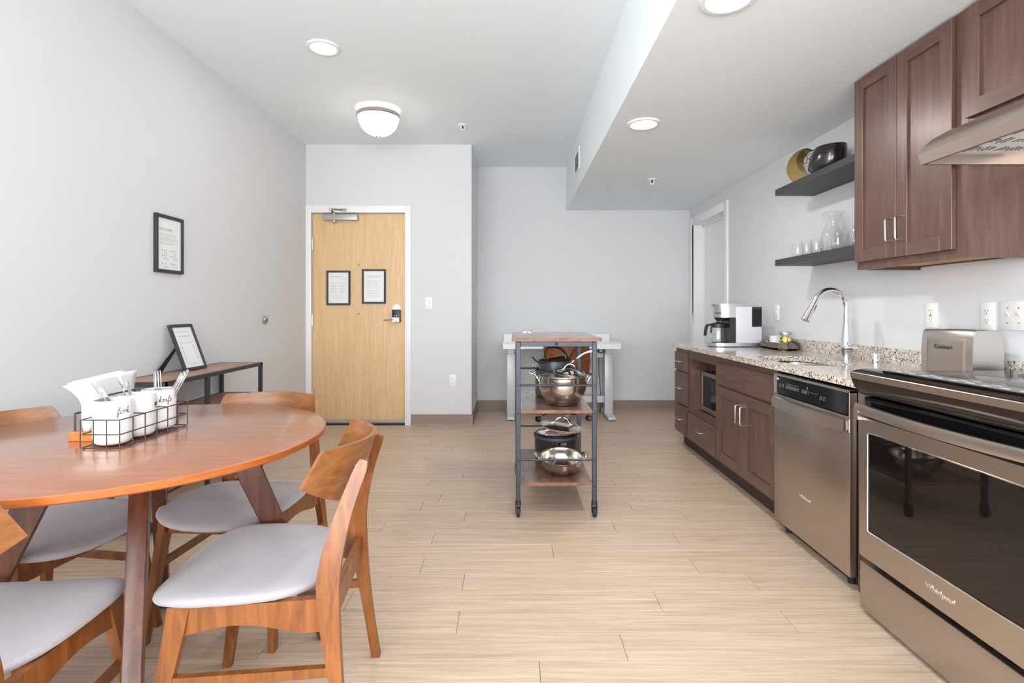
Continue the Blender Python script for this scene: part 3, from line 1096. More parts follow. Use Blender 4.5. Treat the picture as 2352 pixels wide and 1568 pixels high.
put('badge', box(B(), 1.3450, 1.3462, Y1 - 0.038, Y1 - 0.018, 0.765, 0.773), 'label_white', cp, None)
put('kick_plate', box(B(), 1.395, 1.41, Y0, Y1, 0.0, 0.05), 'toe_black', t)
bm = B()
for y in (Y0 + 0.06, Y1 - 0.06):
    cyl(bm, (1.385, y, 0.0), (1.385, y, 0.05), 0.014, None, 10)
put('levelling_foot', bm, 'rubber', t)

# ---- range
t = thing('electric_range', 'slide-in stainless range with black glass oven door', 'stove', (1.6, 1.565, 0))
Y0, Y1 = 1.190, 1.945
put('body', box(B(), 1.335, 1.950, Y0 + 0.004, Y1 - 0.004, 0.02, 0.860), 'black_plastic', t)
# cooktop glass with raised frame
bm = B()
box(bm, 1.40, 1.955, Y0, Y1, 0.872, 0.893, 0.003, 2)
ck = put('cooktop_glass', bm, 'black_gloss', t)
bm = B()
for (bx, by, br) in ((1.53, 1.75, 0.10), (1.53, 1.38, 0.085), (1.80, 1.75, 0.08), (1.80, 1.38, 0.105)):
    tube(bm, [(bx + br * math.cos(2 * math.pi * k / 40), by + br * math.sin(2 * math.pi * k / 40), 0.8931) for k in range(40)], 0.0008, 4, True)
put('burner_mark', bm, 'slot_grey', ck)
# control fascia: curved nose running the width of the range
nose = [(1.40, 0.893), (1.36, 0.901), (1.300, 0.900), (1.262, 0.893), (1.254, 0.888), (1.254, 0.868), (1.257, 0.862), (1.263, 0.845), (1.275, 0.825), (1.295, 0.806), (1.335, 0.796), (1.40, 0.796)]
fa = put('control_fascia', prism(B(), nose, 'y', Y0, Y1), 'range_bronze', t, 40)
put('fascia_edge', box(B(), 1.2525, 1.258, Y0 + 0.002, Y1 - 0.002, 0.8655, 0.889, 0.002, 1), 'stainless', fa)
bm = B()
rim_pts = [(1.30, 1.325, 1.83, 1.30)]
prism(bm, [(1.294, 0.9005), (1.380, 0.9000), (1.380, 0.9045), (1.294, 0.9050)], 'y', 1.285, 1.835)
kp = put('key_panel', bm, 'black_gloss', fa)
put('key_overlay', prism(B(), [(1.300, 0.9052), (1.372, 0.9047), (1.372, 0.9055), (1.300, 0.9060)], 'y', 1.30, 1.82), 'slot_grey', kp)
bm = B()
for k in range(9):
    y = 1.79 - k * 0.055
    box(bm, 1.318, 1.326, y - 0.012, y + 0.012, 0.9056, 0.9062)
    if k % 2 == 0:
        box(bm, 1.345, 1.350, y - 0.016, y + 0.010, 0.9056, 0.9061)
put('key_legend', bm, 'label_white', kp, None)
# vent strip between fascia and door
vs = put('vent_strip', box(B(), 1.305, 1.340, Y0 + 0.004, Y1 - 0.004, 0.725, 0.797), 'black_gloss', t)
bm = B()
for g in range(4):
    for k in range(12):
        y = 1.885 - g * 0.17 - k * 0.0105
        box(bm, 1.3035, 1.3055, y - 0.0035, y, 0.737, 0.752)
put('vent_slot', bm, 'slot_grey', vs, None)
# oven door
bm = B()
zb, zt_, wy0, wy1, wz0, wz1 = 0.212, 0.722, 1.238, 1.898, 0.312, 0.672
box(bm, 1.285, 1.333, wy1, Y1 - 0.002, zb, zt_)
box(bm, 1.285, 1.333, Y0 + 0.002, wy0, zb, zt_)
box(bm, 1.285, 1.333, wy0, wy1, zb, wz0)
box(bm, 1.285, 1.333, wy0, wy1, wz1, zt_)
od = put('oven_door', bm, 'stainless', t)
put('oven_window', box(B(), 1.2875, 1.333, wy0 - 0.003, wy1 + 0.003, wz0 - 0.003, wz1 + 0.003), 'oven_glass', od)
bm = B()
c_ = 0.006
tube(bm, [(1.2855, wy0, wz0 + c_), (1.2855, wy0, wz1 - c_), (1.2855, wy0 + c_, wz1), (1.2855, wy1 - c_, wz1), (1.2855, wy1, wz1 - c_), (1.2855, wy1, wz0 + c_), (1.2855, wy1 - c_, wz0), (1.2855, wy0 + c_, wz0)], 0.0028, 6, True)
put('window_trim', bm, 'chrome', od)
bm = B()
rings = []
for i in range(21):
    u = i / 20
    y = Y1 - 0.002 + (Y0 - Y1 + 0.004) * u
    x = 1.268 - 0.035 * math.sin(math.pi * u)
    z = 0.757
    rings.append([Vector((x + 0.014, y, z + 0.017)), Vector((x, y, z + 0.017)), Vector((x - 0.003, y, z)), Vector((x, y, z - 0.017)), Vector((x + 0.014, y, z - 0.017))])
loft(bm, rings)
for yy in (Y1 - 0.016, Y0 + 0.016):
    box(bm, 1.262, 1.30, yy - 0.012, yy + 0.012, 0.715, 0.755)
put('handle', bm, 'stainless_bright', od)
bm = text_bm('Whirlpool', 0.026, basis((1.2845, 1.575, 0.262), (0, -1, 0), (0, 0, 1)), 0.0010)
put('brand_lettering', bm, 'chrome', od, None)
sd = put('storage_drawer', box(B(), 1.287, 1.333, Y0 + 0.002, Y1 - 0.002, 0.018, 0.190, 0.003, 2), 'stainless', t)
bm = B()
for y in (Y0 + 0.05, Y1 - 0.05):
    cyl(bm, (1.36, y, 0.0), (1.36, y, 0.022), 0.016, None, 10)
    cyl(bm, (1.88, y, 0.0), (1.88, y, 0.022), 0.016, None, 10)
put('levelling_foot', bm, 'rubber', t)

# ---- upper cabinets
XU = 1.662
t = thing('wall_cabinet', 'tall brown two-door wall cabinet beside the black shelves', 'cabinet', (1.82, 2.24, 1.31), 'brown wall cabinets')
bm = B()
box(bm, 1.681, 1.977, 2.537, 2.555, 1.312, 2.236)
box(bm, 1.681, 1.977, 1.930, 1.948, 1.312, 2.236)
box(bm, 1.681, 1.977, 1.948, 2.537, 2.215, 2.236)
box(bm, 1.681, 1.702, 1.948, 2.537, 1.312, 1.352)
box(bm, 1.681, 1.702, 1.948, 1.985, 1.352, 2.215)
box(bm, 1.96, 1.977, 1.948, 2.537, 1.325, 2.215)
put('carcass', bm, 'cabinet_wood', t)
put('underside', box(B(), 1.702, 1.960, 1.948, 2.537, 1.330, 1.345), 'cabinet_underside', t)
dl = shaker(t, 'door', XU, 2.272, 2.550, 1.348, 2.226)
pull(dl, (XU, 2.300, 1.420), (XU, 2.300, 1.520))
dr_ = shaker(t, 'door', XU, 1.984, 2.268, 1.348, 2.226)
pull(dr_, (XU, 2.240, 1.420), (XU, 2.240, 1.520))
t = thing('wall_cabinet', 'short brown wall cabinet directly above range hood', 'cabinet', (1.82, 1.55, 1.812), 'brown wall cabinets')
put('carcass', box(B(), 1.681, 1.977, 1.172, 1.928, 1.812, 2.236), 'cabinet_wood', t)
shaker(t, 'door', XU, 1.554, 1.926, 1.822, 2.226)
shaker(t, 'door', XU, 1.176, 1.550, 1.822, 2.226)

# ---- range hood
t = thing('range_hood', 'stainless under-cabinet range hood with label on underside', 'range hood', (1.73, 1.55, 1.65))
HY0, HY1 = 1.172, 1.928
prof = [(1.502, 1.652), (1.492, 1.690), (1.512, 1.718), (1.544, 1.746), (1.60, 1.778), (1.661, 1.802), (1.70, 1.8105), (1.976, 1.8105), (1.976, 1.690), (1.530, 1.690), (1.514, 1.652)]
put('shell', prism(B(), prof, 'y', HY0, HY1), 'stainless_bright', t, 20)
bm = B()
for y0, y1 in ((HY1 - 0.012, HY1), (HY0, HY0 + 0.012)):
    box(bm, 1.512, 1.976, y0, y1, 1.652, 1.692)
box(bm, 1.964, 1.976, HY0, HY1, 1.652, 1.692)
put('bottom_lip', bm, 'stainless', t)
lb = put('warning_label', box(B(), 1.56, 1.82, 1.36, 1.895, 1.6885, 1.6902), 'label_white', t, None)
bm = B()
rl = random.Random(9)
for cyy in (1.85, 1.76, 1.66, 1.56, 1.46):
    for k in range(16):
        xx = 1.575 + k * 0.0145
        L = rl.uniform(0.02, 0.07)
        if rl.random() < 0.85:
            box(bm, xx, xx + 0.005, cyy - L / 2, cyy + L / 2, 1.6878, 1.6884)
put('small_print', bm, 'ink_dark', lb, None)
bm = B()
box(bm, 1.70, 1.725, 1.69, 1.715, 1.6876, 1.6884)
put('printed_mark', bm, 'ink_dark', lb, None)
bm = B()
box(bm, 1.70, 1.725, 1.725, 1.738, 1.6876, 1.6884)
put('printed_mark', bm, 'ink_blue', lb, None)
bm = B()
box(bm, 1.70, 1.725, 1.739, 1.750, 1.6876, 1.6884)
put('printed_mark', bm, 'ink_orange', lb, None)
bm = B()
box(bm, 1.60, 1.92, 1.19, 1.345, 1.684, 1.690, 0.002, 1)
put('grease_filter', bm, 'slot_grey', t)

# ---- floating shelves
tag(put('floating_shelf', box(B(), 1.720, 1.977, 2.560, 3.440, 1.868, 1.908, 0.0015, 1), 'shelf_black', None, origin=(1.85, 3.0, 1.868)), 'black floating shelf holding the gold ornament, upper of two', 'shelf', 'black floating shelves')
tag(put('floating_shelf', box(B(), 1.720, 1.977, 2.560, 3.440, 1.407, 1.447, 0.0015, 1), 'shelf_black', None, origin=(1.85, 3.0, 1.407)), 'black floating shelf holding glass carafe and tumblers, lower of two', 'shelf', 'black floating shelves')

# glass carafe and tumblers
def glassware(name, label, cat, prof_out, wall, c, group=None, seg=36):
    inner = [(max(r - wall, 0.0), z) for r, z in reversed(prof_out) if z > prof_out[0][1] + wall * 1.5]
    inner.append((0.0, prof_out[0][1] + wall * 2.2))
    bm = B()
    lathe(bm, [(0.0, prof_out[0][1])] + prof_out + inner, c, seg)
    return tag(put(name, bm, 'clear_glass', None, 40, c), label, cat, group)
zs = 1.447
def sp(ps):
    return [(v.x, v.y) for v in smooth_pts([(a, b, 0) for a, b in ps], 5)]
carafe_prof = sp([(0.040, 0.0), (0.060, 0.012), (0.068, 0.05), (0.060, 0.10), (0.042, 0.145), (0.036, 0.168), (0.043, 0.195), (0.058, 0.226)])
glassware('glass_carafe', 'clear glass carafe with pinched neck on lower black shelf', 'carafe', carafe_prof, 0.0028, (1.835, 3.0, zs))
tum = sp([(0.020, 0.0), (0.029, 0.012), (0.0335, 0.038), (0.031, 0.07), (0.027, 0.095)])
for (gx, gy, lab) in ((1.80, 3.313, 'clear stemless tumbler on lower shelf, farthest from the carafe to its left'),
                      (1.80, 3.212, 'clear stemless tumbler on lower shelf, second left of carafe'),
                      (1.80, 3.108, 'clear stemless tumbler on lower shelf, right beside carafe on its left'),
                      (1.79, 2.885, 'clear stemless tumbler standing in front of carafe, right side'),
                      (1.88, 2.84, 'clear stemless tumbler behind the others near cabinet side'),
                      (1.80, 2.76, 'clear stemless tumbler half hidden by wall cabinet edge')):
    glassware('glass_tumbler', lab, 'glass', tum, 0.0016, (gx, gy, zs), 'stemless tumblers on the lower shelf', 28)

# gold crescent ornament: plane spanned by d (towards camera right) and z
zs = 1.908
def crescent(label, c, d, R, thick, flip=1):
    d = Vector(d).normalized()
    nrm = Vector((-d.y, d.x, 0)) * 1.0
    N = 30
    outer, inner = [], []
    a0_, a1_ = 78, 350
    for i in range(N + 1):
        u = i / N
        a = math.radians(a0_ + (a1_ - a0_) * u)
        outer.append((R * math.cos(a), R * math.sin(a)))
    # inner edge: a smaller circle pushed towards the opening, meeting the outer arc at both tips
    am = math.radians((a0_ + a1_) / 2 + 180)
    ox, oz = 0.34 * R * math.cos(am), 0.34 * R * math.sin(am)
    for i in range(N + 1):
        u = i / N
        w_ = min(1.0, math.sin(math.pi * u) ** 0.8 * 1.05)
        p = outer[i]
        a = math.atan2(p[1] - oz, p[0] - ox)
        q = (ox + 0.62 * R * math.cos(a), oz + 0.62 * R * math.sin(a))
        inner.append((p[0] + (q[0] - p[0]) * w_ * 0.98 , p[1] + (q[1] - p[1]) * w_ * 0.98))
    inner[0] = (outer[0][0] * 0.985, outer[0][1] * 0.985); inner[-1] = (outer[-1][0] * 0.985, outer[-1][1] * 0.985)
    t = thing('crescent_ornament', label, 'ornament', c)
    C = Vector(c) + Vector((0, 0, R * 0.98))
    def P3(p, k):
        return C + d * (p[0] * flip) + Vector((0, 0, p[1])) + nrm * k
    bm = B()
    rings = []
    for i in range(N + 1):
        rings.append([P3(outer[i], -thick / 2), P3(outer[i], thick / 2), P3(inner[i], thick / 2), P3(inner[i], -thick / 2)])
    loft(bm, rings)
    put('crescent_body', bm, 'gold_matte', t, 30)
    bm = B()
    rings = []
    for i in range(1, N):
        a = Vector((inner[i][0], inner[i][1]))
        s = 0.992
        rings.append([P3((a.x * s, a.y * s), -thick * 0.47), P3((a.x * 0.97, a.y * 0.97), 0), P3((a.x * s, a.y * s), thick * 0.47), P3((a.x * 1.004, a.y * 1.004), 0)])
    loft(bm, rings)
    put('inner_surface', bm, 'gold_shiny', t, 60)
crescent('gold crescent ornament open to the right on upper black shelf', (1.840, 3.275, zs), (0.55, -0.83, 0), 0.108, 0.085)
crescent('small gold ornament half hidden by wall cabinet on upper shelf', (1.925, 2.915, zs), (0.55, -0.83, 0), 0.078, 0.04, -1)

# dark head-shaped planter wearing wire glasses
pc = Vector((1.838, 3.055, zs))
t = thing('head_planter', 'dark glossy head-shaped planter wearing wire glasses on upper shelf', 'planter', pc)
bm = B()
rings = []
fdir = Vector((-0.55, 0.83, 0)).normalized()      # the face points along the shelf, away from the cabinets
sdir = Vector((fdir.y, -fdir.x, 0))
for k, (z, a, b, off) in enumerate([(0.0, 0.02, 0.02, 0.02), (0.002, 0.055, 0.048, 0.018), (0.02, 0.082, 0.064, 0.014), (0.05, 0.100, 0.076, 0.008), (0.085, 0.105, 0.082, 0.0), (0.12, 0.102, 0.083, -0.006), (0.15, 0.095, 0.078, -0.012), (0.163, 0.090, 0.072, -0.016), (0.163, 0.080, 0.062, -0.016), (0.13, 0.080, 0.062, -0.014), (0.10, 0.02, 0.02, -0.01)]):
    ring = []
    for i in range(32):
        ang_ = 2 * math.pi * i / 32
        p = (fdir * (a * math.cos(ang_) + off) + sdir * (b * math.sin(ang_))) * 0.92
        bumpv = 0.0
        if abs(ang_) < 0.6 or ang_ > 2 * math.pi - 0.6:
            q_ = min(ang_, 2 * math.pi - ang_)
            bumpv = 0.022 * math.exp(-(q_ / 0.25) ** 2) * math.exp(-((z - 0.065) / 0.03) ** 2)
        ring.append(pc + p + fdir * bumpv + Vector((0, 0, z)))
    rings.append(ring)
loft(bm, rings)
put('pot', bm, 'bust_dark', t, 50)
bm = B()
for s in (-1, 1):
    cc = pc + fdir * 0.112 + sdir * (0.043 * s) + Vector((0, 0, 0.115))
    tube(bm, [cc + sdir * (0.028 * math.cos(2 * math.pi * k / 24)) + Vector((0, 0, 0.031 * math.sin(2 * math.pi * k / 24))) for k in range(24)], 0.0018, 6, True)
    tube(bm, [cc + sdir * (0.028 * s), pc + fdir * 0.05 + sdir * (0.088 * s) + Vector((0, 0, 0.122)), pc - fdir * 0.03 + sdir * (0.09 * s) + Vector((0, 0, 0.112))], 0.0016, 6)
a_ = pc + fdir * 0.112 + Vector((0, 0, 0.118))
tube(bm, smooth_pts([a_ - sdir * 0.015, a_ + fdir * 0.004 + Vector((0, 0, 0.006)), a_ + sdir * 0.015], 4), 0.0018, 6)
put('wire_glasses', bm, 'rubber', t)

# ---- coffee maker (front faces -X)
CY0, CY1 = 3.865, 4.045
t = thing('coffee_maker', 'silver coffee maker with glass carafe at far end of counter', 'coffee maker', (1.65, 3.955, 0.843))
bm = B()
def rslab(x0, x1, y0, y1, z0, z1, rad, N=10):
    """plan-rounded slab: front (-X) side is a half round"""
    yc, hw = (y0 + y1) / 2, (y1 - y0) / 2
    poly = []
    for i in range(N + 1):
        a = math.pi / 2 + math.pi * i / N
        poly.append((x0 + rad + rad * math.cos(a), yc + hw * math.sin(a)))
    poly += [(x1, y0), (x1, y1)]
    return prism(B(), poly, 'z', z0, z1)
put('base', rslab(1.470, 1.835, CY0, CY1, 0.848, 0.873, 0.09), 'silver_body', t)
put('base_pad', rslab(1.476, 1.83, CY0 + 0.005, CY1 - 0.005, 0.843, 0.848, 0.085), 'rubber', t)
put('tower', box(B(), 1.645, 1.835, CY0, CY1, 0.873, 1.142, 0.003, 2), 'grey_side_plastic', t)
put('black_column', box(B(), 1.602, 1.645, CY0 + 0.002, CY1 - 0.002, 0.873, 1.063, 0.002, 1), 'black_plastic', t)
hd = put('brew_head', rslab(1.513, 1.70, CY0 + 0.006, CY1 - 0.006, 1.062, 1.150, 0.085, 14), 'silver_body', t)
put('lid', rslab(1.505, 1.70, CY0 + 0.002, CY1 - 0.002, 1.148, 1.164, 0.088, 14), 'silver_body', hd)
bm = B()
tube(bm, smooth_pts([(1.508, 3.90, 1.155), (1.496, 3.955, 1.157), (1.508, 4.01, 1.155)], 5), 0.005, 8)
put('lid_handle', bm, 'chrome', hd)
bm = text_bm('KEURIG', 0.016, basis((1.5265, 3.905, 1.095), (0.55, -0.83, 0), (0, 0, 1)), 0.0006)
put('brand_lettering', bm, 'ink_dark', hd, None)
put('filter_cone', cyl(B(), (1.565, 3.955, 1.062), (1.565, 3.955, 1.035), 0.05, 0.03, 20), 'black_plastic', t)
tk = put('tank_bay', box(B(), 1.762, 1.836, CY0 - 0.001, CY0 + 0.12, 0.992, 1.141, 0.002, 1), 'black_plastic', t)
put('water_tank', box(B(), 1.768, 1.832, CY0 - 0.003, CY0 + 0.0, 1.005, 1.122, 0.001, 1), 'tank_glass', tk)
cf = thing('coffee_carafe', 'glass coffee carafe with black handle under the brew head', 'carafe', (1.548, 3.955, 0.873))
prof = sp([(0.036, 0.0), (0.052, 0.010), (0.056, 0.04), (0.056, 0.085), (0.050, 0.118)])
inner = [(max(r - 0.002, 0), z) for r, z in reversed(prof) if z > 0.004] + [(0.0, 0.005)]
bm = B()
lathe(bm, [(0.0, 0.0)] + prof + inner, (1.548, 3.955, 0.8735), 32)
put('glass_body', bm, 'clear_glass', cf, 40)
bm = B()
lathe(bm, [(0.052, 0.112), (0.055, 0.116), (0.055, 0.138), (0.045, 0.146), (0.02, 0.150), (0.012, 0.158), (0.0, 0.159), (0.0, 0.135), (0.046, 0.120)], (1.548, 3.955, 0.8735), 28)
put('collar', bm, 'black_plastic', cf)
hx = 1.548 - 0.052
bm = tube(B(), smooth_pts([(hx, 3.95, 1.005), (hx - 0.022, 3.945, 1.008), (hx - 0.042, 3.94, 0.995), (hx - 0.050, 3.937, 0.96), (hx - 0.055, 3.935, 0.925)], 5), 0, flat=(0.022, 0.013))
tube(bm, [(hx - 0.002, 3.95, 1.0), (hx - 0.006, 3.948, 0.945)], 0, flat=(0.02, 0.007))
put('handle', bm, 'black_plastic', cf)
bm = B()
lathe(bm, [(0.0, 0.0), (0.052, 0.0), (0.050, 0.003), (0.0, 0.003)], (1.548, 3.955, 0.8725), 28)
put('warming_plate', bm, 'rubber', t)

# ---- wooden tray with jar, box and cloth
tx0, tx1, ty0, ty1 = 1.792, 1.940, 3.50, 3.835
t = thing('wooden_tray', 'dark weathered wooden tray on counter between coffee maker and faucet', 'tray', (1.866, 3.67, 0.843))
ch = 0.04
poly = [(tx0 + ch * 0.3, ty0 + ch), (tx0 + ch, ty0), (tx1 - ch, ty0), (tx1, ty0 + ch), (tx1, ty1 - ch), (tx1 - ch, ty1), (tx0 + ch * 0.3, ty1), (tx0, ty1 - ch), (tx0, ty0 + ch * 1.2)]
poly = [(tx0, ty0 + ch), (tx0 + ch, ty0), (tx1 - ch, ty0), (tx1, ty0 + ch), (tx1, ty1 - ch), (tx1 - ch, ty1), (tx0 + ch, ty1), (tx0, ty1 - ch)]
put('tray_floor', prism(B(), poly, 'z', 0.849, 0.857), 'tray_wood', t)
for i in range(8):
    p, q = Vector((*poly[i], 0)), Vector((*poly[(i + 1) % 8], 0))
    dd = (q - p).normalized()
    nn = Vector((-dd.y, dd.x, 0)) * 0.009
    quad = [p, q, q + nn - dd * 0.0037, p + nn + dd * 0.0037]
    bm = prism(B(), [(v.x, v.y) for v in quad], 'z', 0.849, 0.894)
    put('side_board', bm, 'tray_wood', t)
bm = B()
for (xx, yy) in ((tx0 + 0.03, ty0 + 0.03), (tx1 - 0.03, ty0 + 0.03), (tx0 + 0.03, ty1 - 0.03), (tx1 - 0.03, ty1 - 0.03)):
    box(bm, xx - 0.01, xx + 0.01, yy - 0.01, yy + 0.01, 0.843, 0.850)
put('foot', bm, 'tray_wood', t)
bm = tube(B(), smooth_pts([(1.832, ty0 - 0.003, 0.878), (1.842, ty0 - 0.006, 0.898), (1.866, ty0 - 0.008, 0.908), (1.890, ty0 - 0.006, 0.898), (1.900, ty0 - 0.003, 0.878)], 4), 0.0035, 8)
put('tray_handle', bm, 'black_plastic', t)
# cloth
bm = B()
N1, N2 = 14, 26
grid = []
for j in range(N2 + 1):
    row = []
    for i in range(N1 + 1):
        x = tx0 + 0.014 + (tx1 - tx0 - 0.028) * i / N1
        y = ty0 + 0.016 + (ty1 - ty0 - 0.032) * j / N2
        x = min(max(x, tx0 + 0.014), tx1 - 0.014)
        e_ = min(abs(y - ty0), abs(y - ty1))
        if e_ < 0.045:
            x = 1.866 + (x - 1.866) * (0.72 + 0.28 * e_ / 0.045)
        z = 0.878 + 0.020 * noise.noise(Vector((x * 24, y * 24, 1.3))) + 0.006 * noise.noise(Vector((x * 70, y * 70, 4)))
        row.append((x, y, max(z, 0.862)))
    grid.append(row)
loft(bm, [[Vector(p) for p in r] for r in grid], False, False, False)
cl = put('tea_towel', bm, 'napkin_white', None, 60, (1.866, 3.67, 0.857))
sm = cl.modifiers.new('thick', 'SOLIDIFY'); sm.thickness = 0.004; sm.offset = -1
tag(cl, 'crumpled white tea towel lying in wooden tray', 'towel')
jx, jy, jz = 1.872, 3.60, 0.893
t = thing('candle_jar', 'small glass jar with gold lid and lemon print in wooden tray', 'jar', (jx, jy, jz))
bm = B()
lathe(bm, [(0.0, 0.0), (0.036, 0.0), (0.040, 0.004), (0.040, 0.052), (0.037, 0.056), (0.0345, 0.056), (0.0375, 0.05), (0.0375, 0.006), (0.0, 0.005)], (jx, jy, jz), 32)
put('glass_body', bm, 'clear_glass', t, 40)
bm = B()
lathe(bm, [(0.0, 0.006), (0.0365, 0.006), (0.0365, 0.034), (0.0, 0.034)], (jx, jy, jz), 28)
put('wax', bm, 'ceramic_white', t)
bm = B()
lathe(bm, [(0.0, 0.054), (0.041, 0.054), (0.042, 0.058), (0.042, 0.072), (0.040, 0.075), (0.0, 0.076)], (jx, jy, jz), 32)
put('lid', bm, 'lid_gold', t)
def patch(name, mat, a0, a1, z0, z1):
    bm = B()
    n_ = 8
    rings = []
    for zz, sc_ in ((z0, 0.6), ((z0 + z1) / 2, 1.0), (z1, 0.6)):
        am = (a0 + a1) / 2
        rings.append([Vector((jx + 0.0404 * math.cos(math.radians(am + (a - am) * sc_)), jy + 0.0404 * math.sin(math.radians(am + (a - am) * sc_)), jz + zz)) for a in [a0 + (a1 - a0) * k / n_ for k in range(n_ + 1)]])
    loft(bm, rings, False, False, False)
    put(name, bm, mat, t)
patch('printed_lemon', 'fruit_yellow', 215, 262, 0.006, 0.040)
patch('printed_lemon', 'fruit_yellow', 262, 300, 0.008, 0.036)
patch('printed_leaf', 'fruit_green', 182, 216, 0.006, 0.028)
t = put('sugar_box', box(B(), 1.835, 1.885, 3.70, 3.75, 0.885, 0.935, 0.003, 2), 'ceramic_white', None, origin=(1.86, 3.725, 0.885))
tag(t, 'small white cube box behind the jar in wooden tray', 'box')

# ---- toaster
t = thing('toaster', 'brushed stainless toaster on counter left of the range', 'toaster', (1.845, 2.155, 0.843))
tz0, tz1 = 0.853, 1.036
ty0, ty1, tx0, tx1 = 2.030, 2.288, 1.785, 1.905
bm = B()
def tsec(y, sx, sz):
    """cross-section in XZ, narrower at top"""
    xc = (tx0 + tx1) / 2
    hw = (tx1 - tx0) / 2 * sx
    pts = [(-1.06, 0), (-1.04, 0.5), (-0.98, 0.85), (-0.90, 0.96), (-0.78, 1.0), (0.78, 1.0), (0.90, 0.96), (0.98, 0.85), (1.04, 0.5), (1.06, 0)]
    return [Vector((xc + p[0] * hw, y, tz0 + (tz1 - tz0) * p[1] * sz)) for p in pts]
loft(bm, [tsec(ty0, 0.97, 0.985), tsec(ty0 + 0.006, 1.0, 1.0), tsec(ty1 - 0.006, 1.0, 1.0), tsec(ty1, 0.97, 0.985)])
tb = put('housing', bm, 'stainless_bright', t, 30)
bm = B()
rim = [Vector((tx0 - 0.0030, ty0 + 0.028, tz0 + 0.002)), Vector((tx0 - 0.0005, ty0 + 0.028, tz1 - 0.04)), Vector((tx0 + 0.003, ty0 + 0.030, tz1 - 0.028)), Vector((tx0 + 0.003, ty1 - 0.030, tz1 - 0.028)), Vector((tx0 - 0.0005, ty1 - 0.028, tz1 - 0.04)), Vector((tx0 - 0.0030, ty1 - 0.028, tz0 + 0.002))]
prism_face = [Vector((v.x - 0.006, v.y + (0.012 if v.y < 2.15 else -0.012), v.z - (0.012 if v.z > 0.95 else 0))) for v in rim]
loft(bm, [rim, prism_face])
put('side_panel', bm, 'stainless', t, 20)
bm = text_bm('Cuisinart', 0.026, basis((tx0 - 0.0075, 2.165, 0.965), (0, -1, 0), (0.02, 0, 1)), 0.0008)
put('brand_lettering', bm, 'ink_dark', t, None)
bm = B()
for dx in (-0.022, 0.022):
    box(bm, (tx0 + tx1) / 2 + dx - 0.011, (tx0 + tx1) / 2 + dx + 0.011, ty0 + 0.04, ty1 - 0.04, tz1 - 0.003, tz1 + 0.0008)
put('bread_slot', bm, 'dark_gap', t)
put('base', box(B(), tx0 + 0.002, tx1 - 0.002, ty0 + 0.004, ty1 - 0.004, 0.843, 0.856, 0.003, 1), 'black_plastic', t)

# ------------------------------------------------------------------ kitchen cart
CX0, CX1, CYf, CYb = 0.024, 0.437, 2.832, 3.50
t = thing('kitchen_cart', 'narrow rolling cart with black steel frame and wood shelves', 'cart', ((CX0 + CX1) / 2, 3.17, 0))
hp = 0.0125
for x in (CX0, CX1):
    for y in (CYf, CYb):
        put('post', box(B(), x - hp, x + hp, y - hp, y + hp, 0.085, 0.945, 0.002, 1), 'cart_steel', t)
tp = put('top_board', box(B(), CX0 - 0.035, CX1 + 0.037, CYf - 0.03, CYb + 0.055, 0.948, 0.968, 0.0015, 1), 'rustic_board', t)
put('edge_band', box(B(), CX0 - 0.035, CX1 + 0.037, CYf - 0.0312, CYf - 0.030, 0.9485, 0.9675), 'rustic_edge', tp, None)
for y in (CYf, CYb):
    put('top_rail', box(B(), CX0 + hp, CX1 - hp, y - hp, y + hp, 0.920, 0.9475, 0.002, 1), 'cart_steel', t)
for x in (CX0, CX1):
    put('top_rail', box(B(), x - hp, x + hp, CYf + hp, CYb - hp, 0.920, 0.9475, 0.002, 1), 'cart_steel', t)
bm = cyl(B(), (0.23, CYf - hp - 0.004, 0.935), (0.23, CYf - hp, 0.935), 0.008, None, 12)
put('bolt', bm, 'rubber', t)
for z in (0.577, 0.185):
    sh = put('shelf_board', box(B(), CX0 + 0.012, CX1 - 0.012, CYf - 0.008, CYb + 0.008, z - 0.018, z, 0.0015, 1), 'rustic_board', t)
    put('edge_band', box(B(), CX0 + 0.013, CX1 - 0.013, CYf - 0.0092, CYf - 0.008, z - 0.0175, z - 0.0005), 'rustic_edge', sh, None)
for z in (0.709, 0.306):
    put('guard_rail', cyl(B(), (CX0, CYf, z), (CX1, CYf, z), 0.006, None, 10), 'cart_steel', t)
for z in (0.729, 0.342):
    put('guard_rail', cyl(B(), (CX0, CYb, z), (CX1, CYb, z), 0.006, None, 10), 'cart_steel', t)
for z in (0.559, 0.167, 0.71, 0.306):
    for x in (CX0, CX1):
        bm = cyl(B(), (x, CYf - hp - 0.003, z), (x, CYf - hp, z), 0.005, None, 8)
        put('bolt', bm, 'rubber', t)
for x in (CX0, CX1):
    for y in (CYf, CYb):
        bm = B()
        cyl(bm, (x, y, 0.062), (x, y, 0.090), 0.017, 0.015, 14)
        for s in (-1, 1):
            box(bm, x + s * 0.013 - 0.002, x + s * 0.013 + 0.002, y - 0.014, y + 0.016, 0.020, 0.066, 0.001, 1)
        box(bm, x - 0.014, x + 0.014, y - 0.014, y + 0.016, 0.060, 0.068, 0.001, 1)
        c = put('caster', bm, 'black_plastic', t)
        bm = cyl(B(), (x - 0.009, y - 0.004, 0.026), (x + 0.009, y - 0.004, 0.026), 0.026, None, 20)
        put('wheel', bm, 'rubber', c)

# tag on the cart top
t = thing('gift_tag', 'tiny cream tag with red tip lying at back of cart top', 'tag', (0.10, 3.52, 0.968))
bm = B()
box(bm, 0.062, 0.088, 3.505, 3.535, 0.968, 0.974, 0.001, 1)
box(bm, 0.094, 0.122, 3.505, 3.535, 0.968, 0.972, 0.001, 1)
put('paper_body', bm, 'lid_gold', t)
put('red_tip', prism(B(), [(0.112, 0.972), (0.119, 0.972), (0.127, 0.984), (0.121, 0.984)], 'y', 3.512, 3.525), 'ink_red', t)

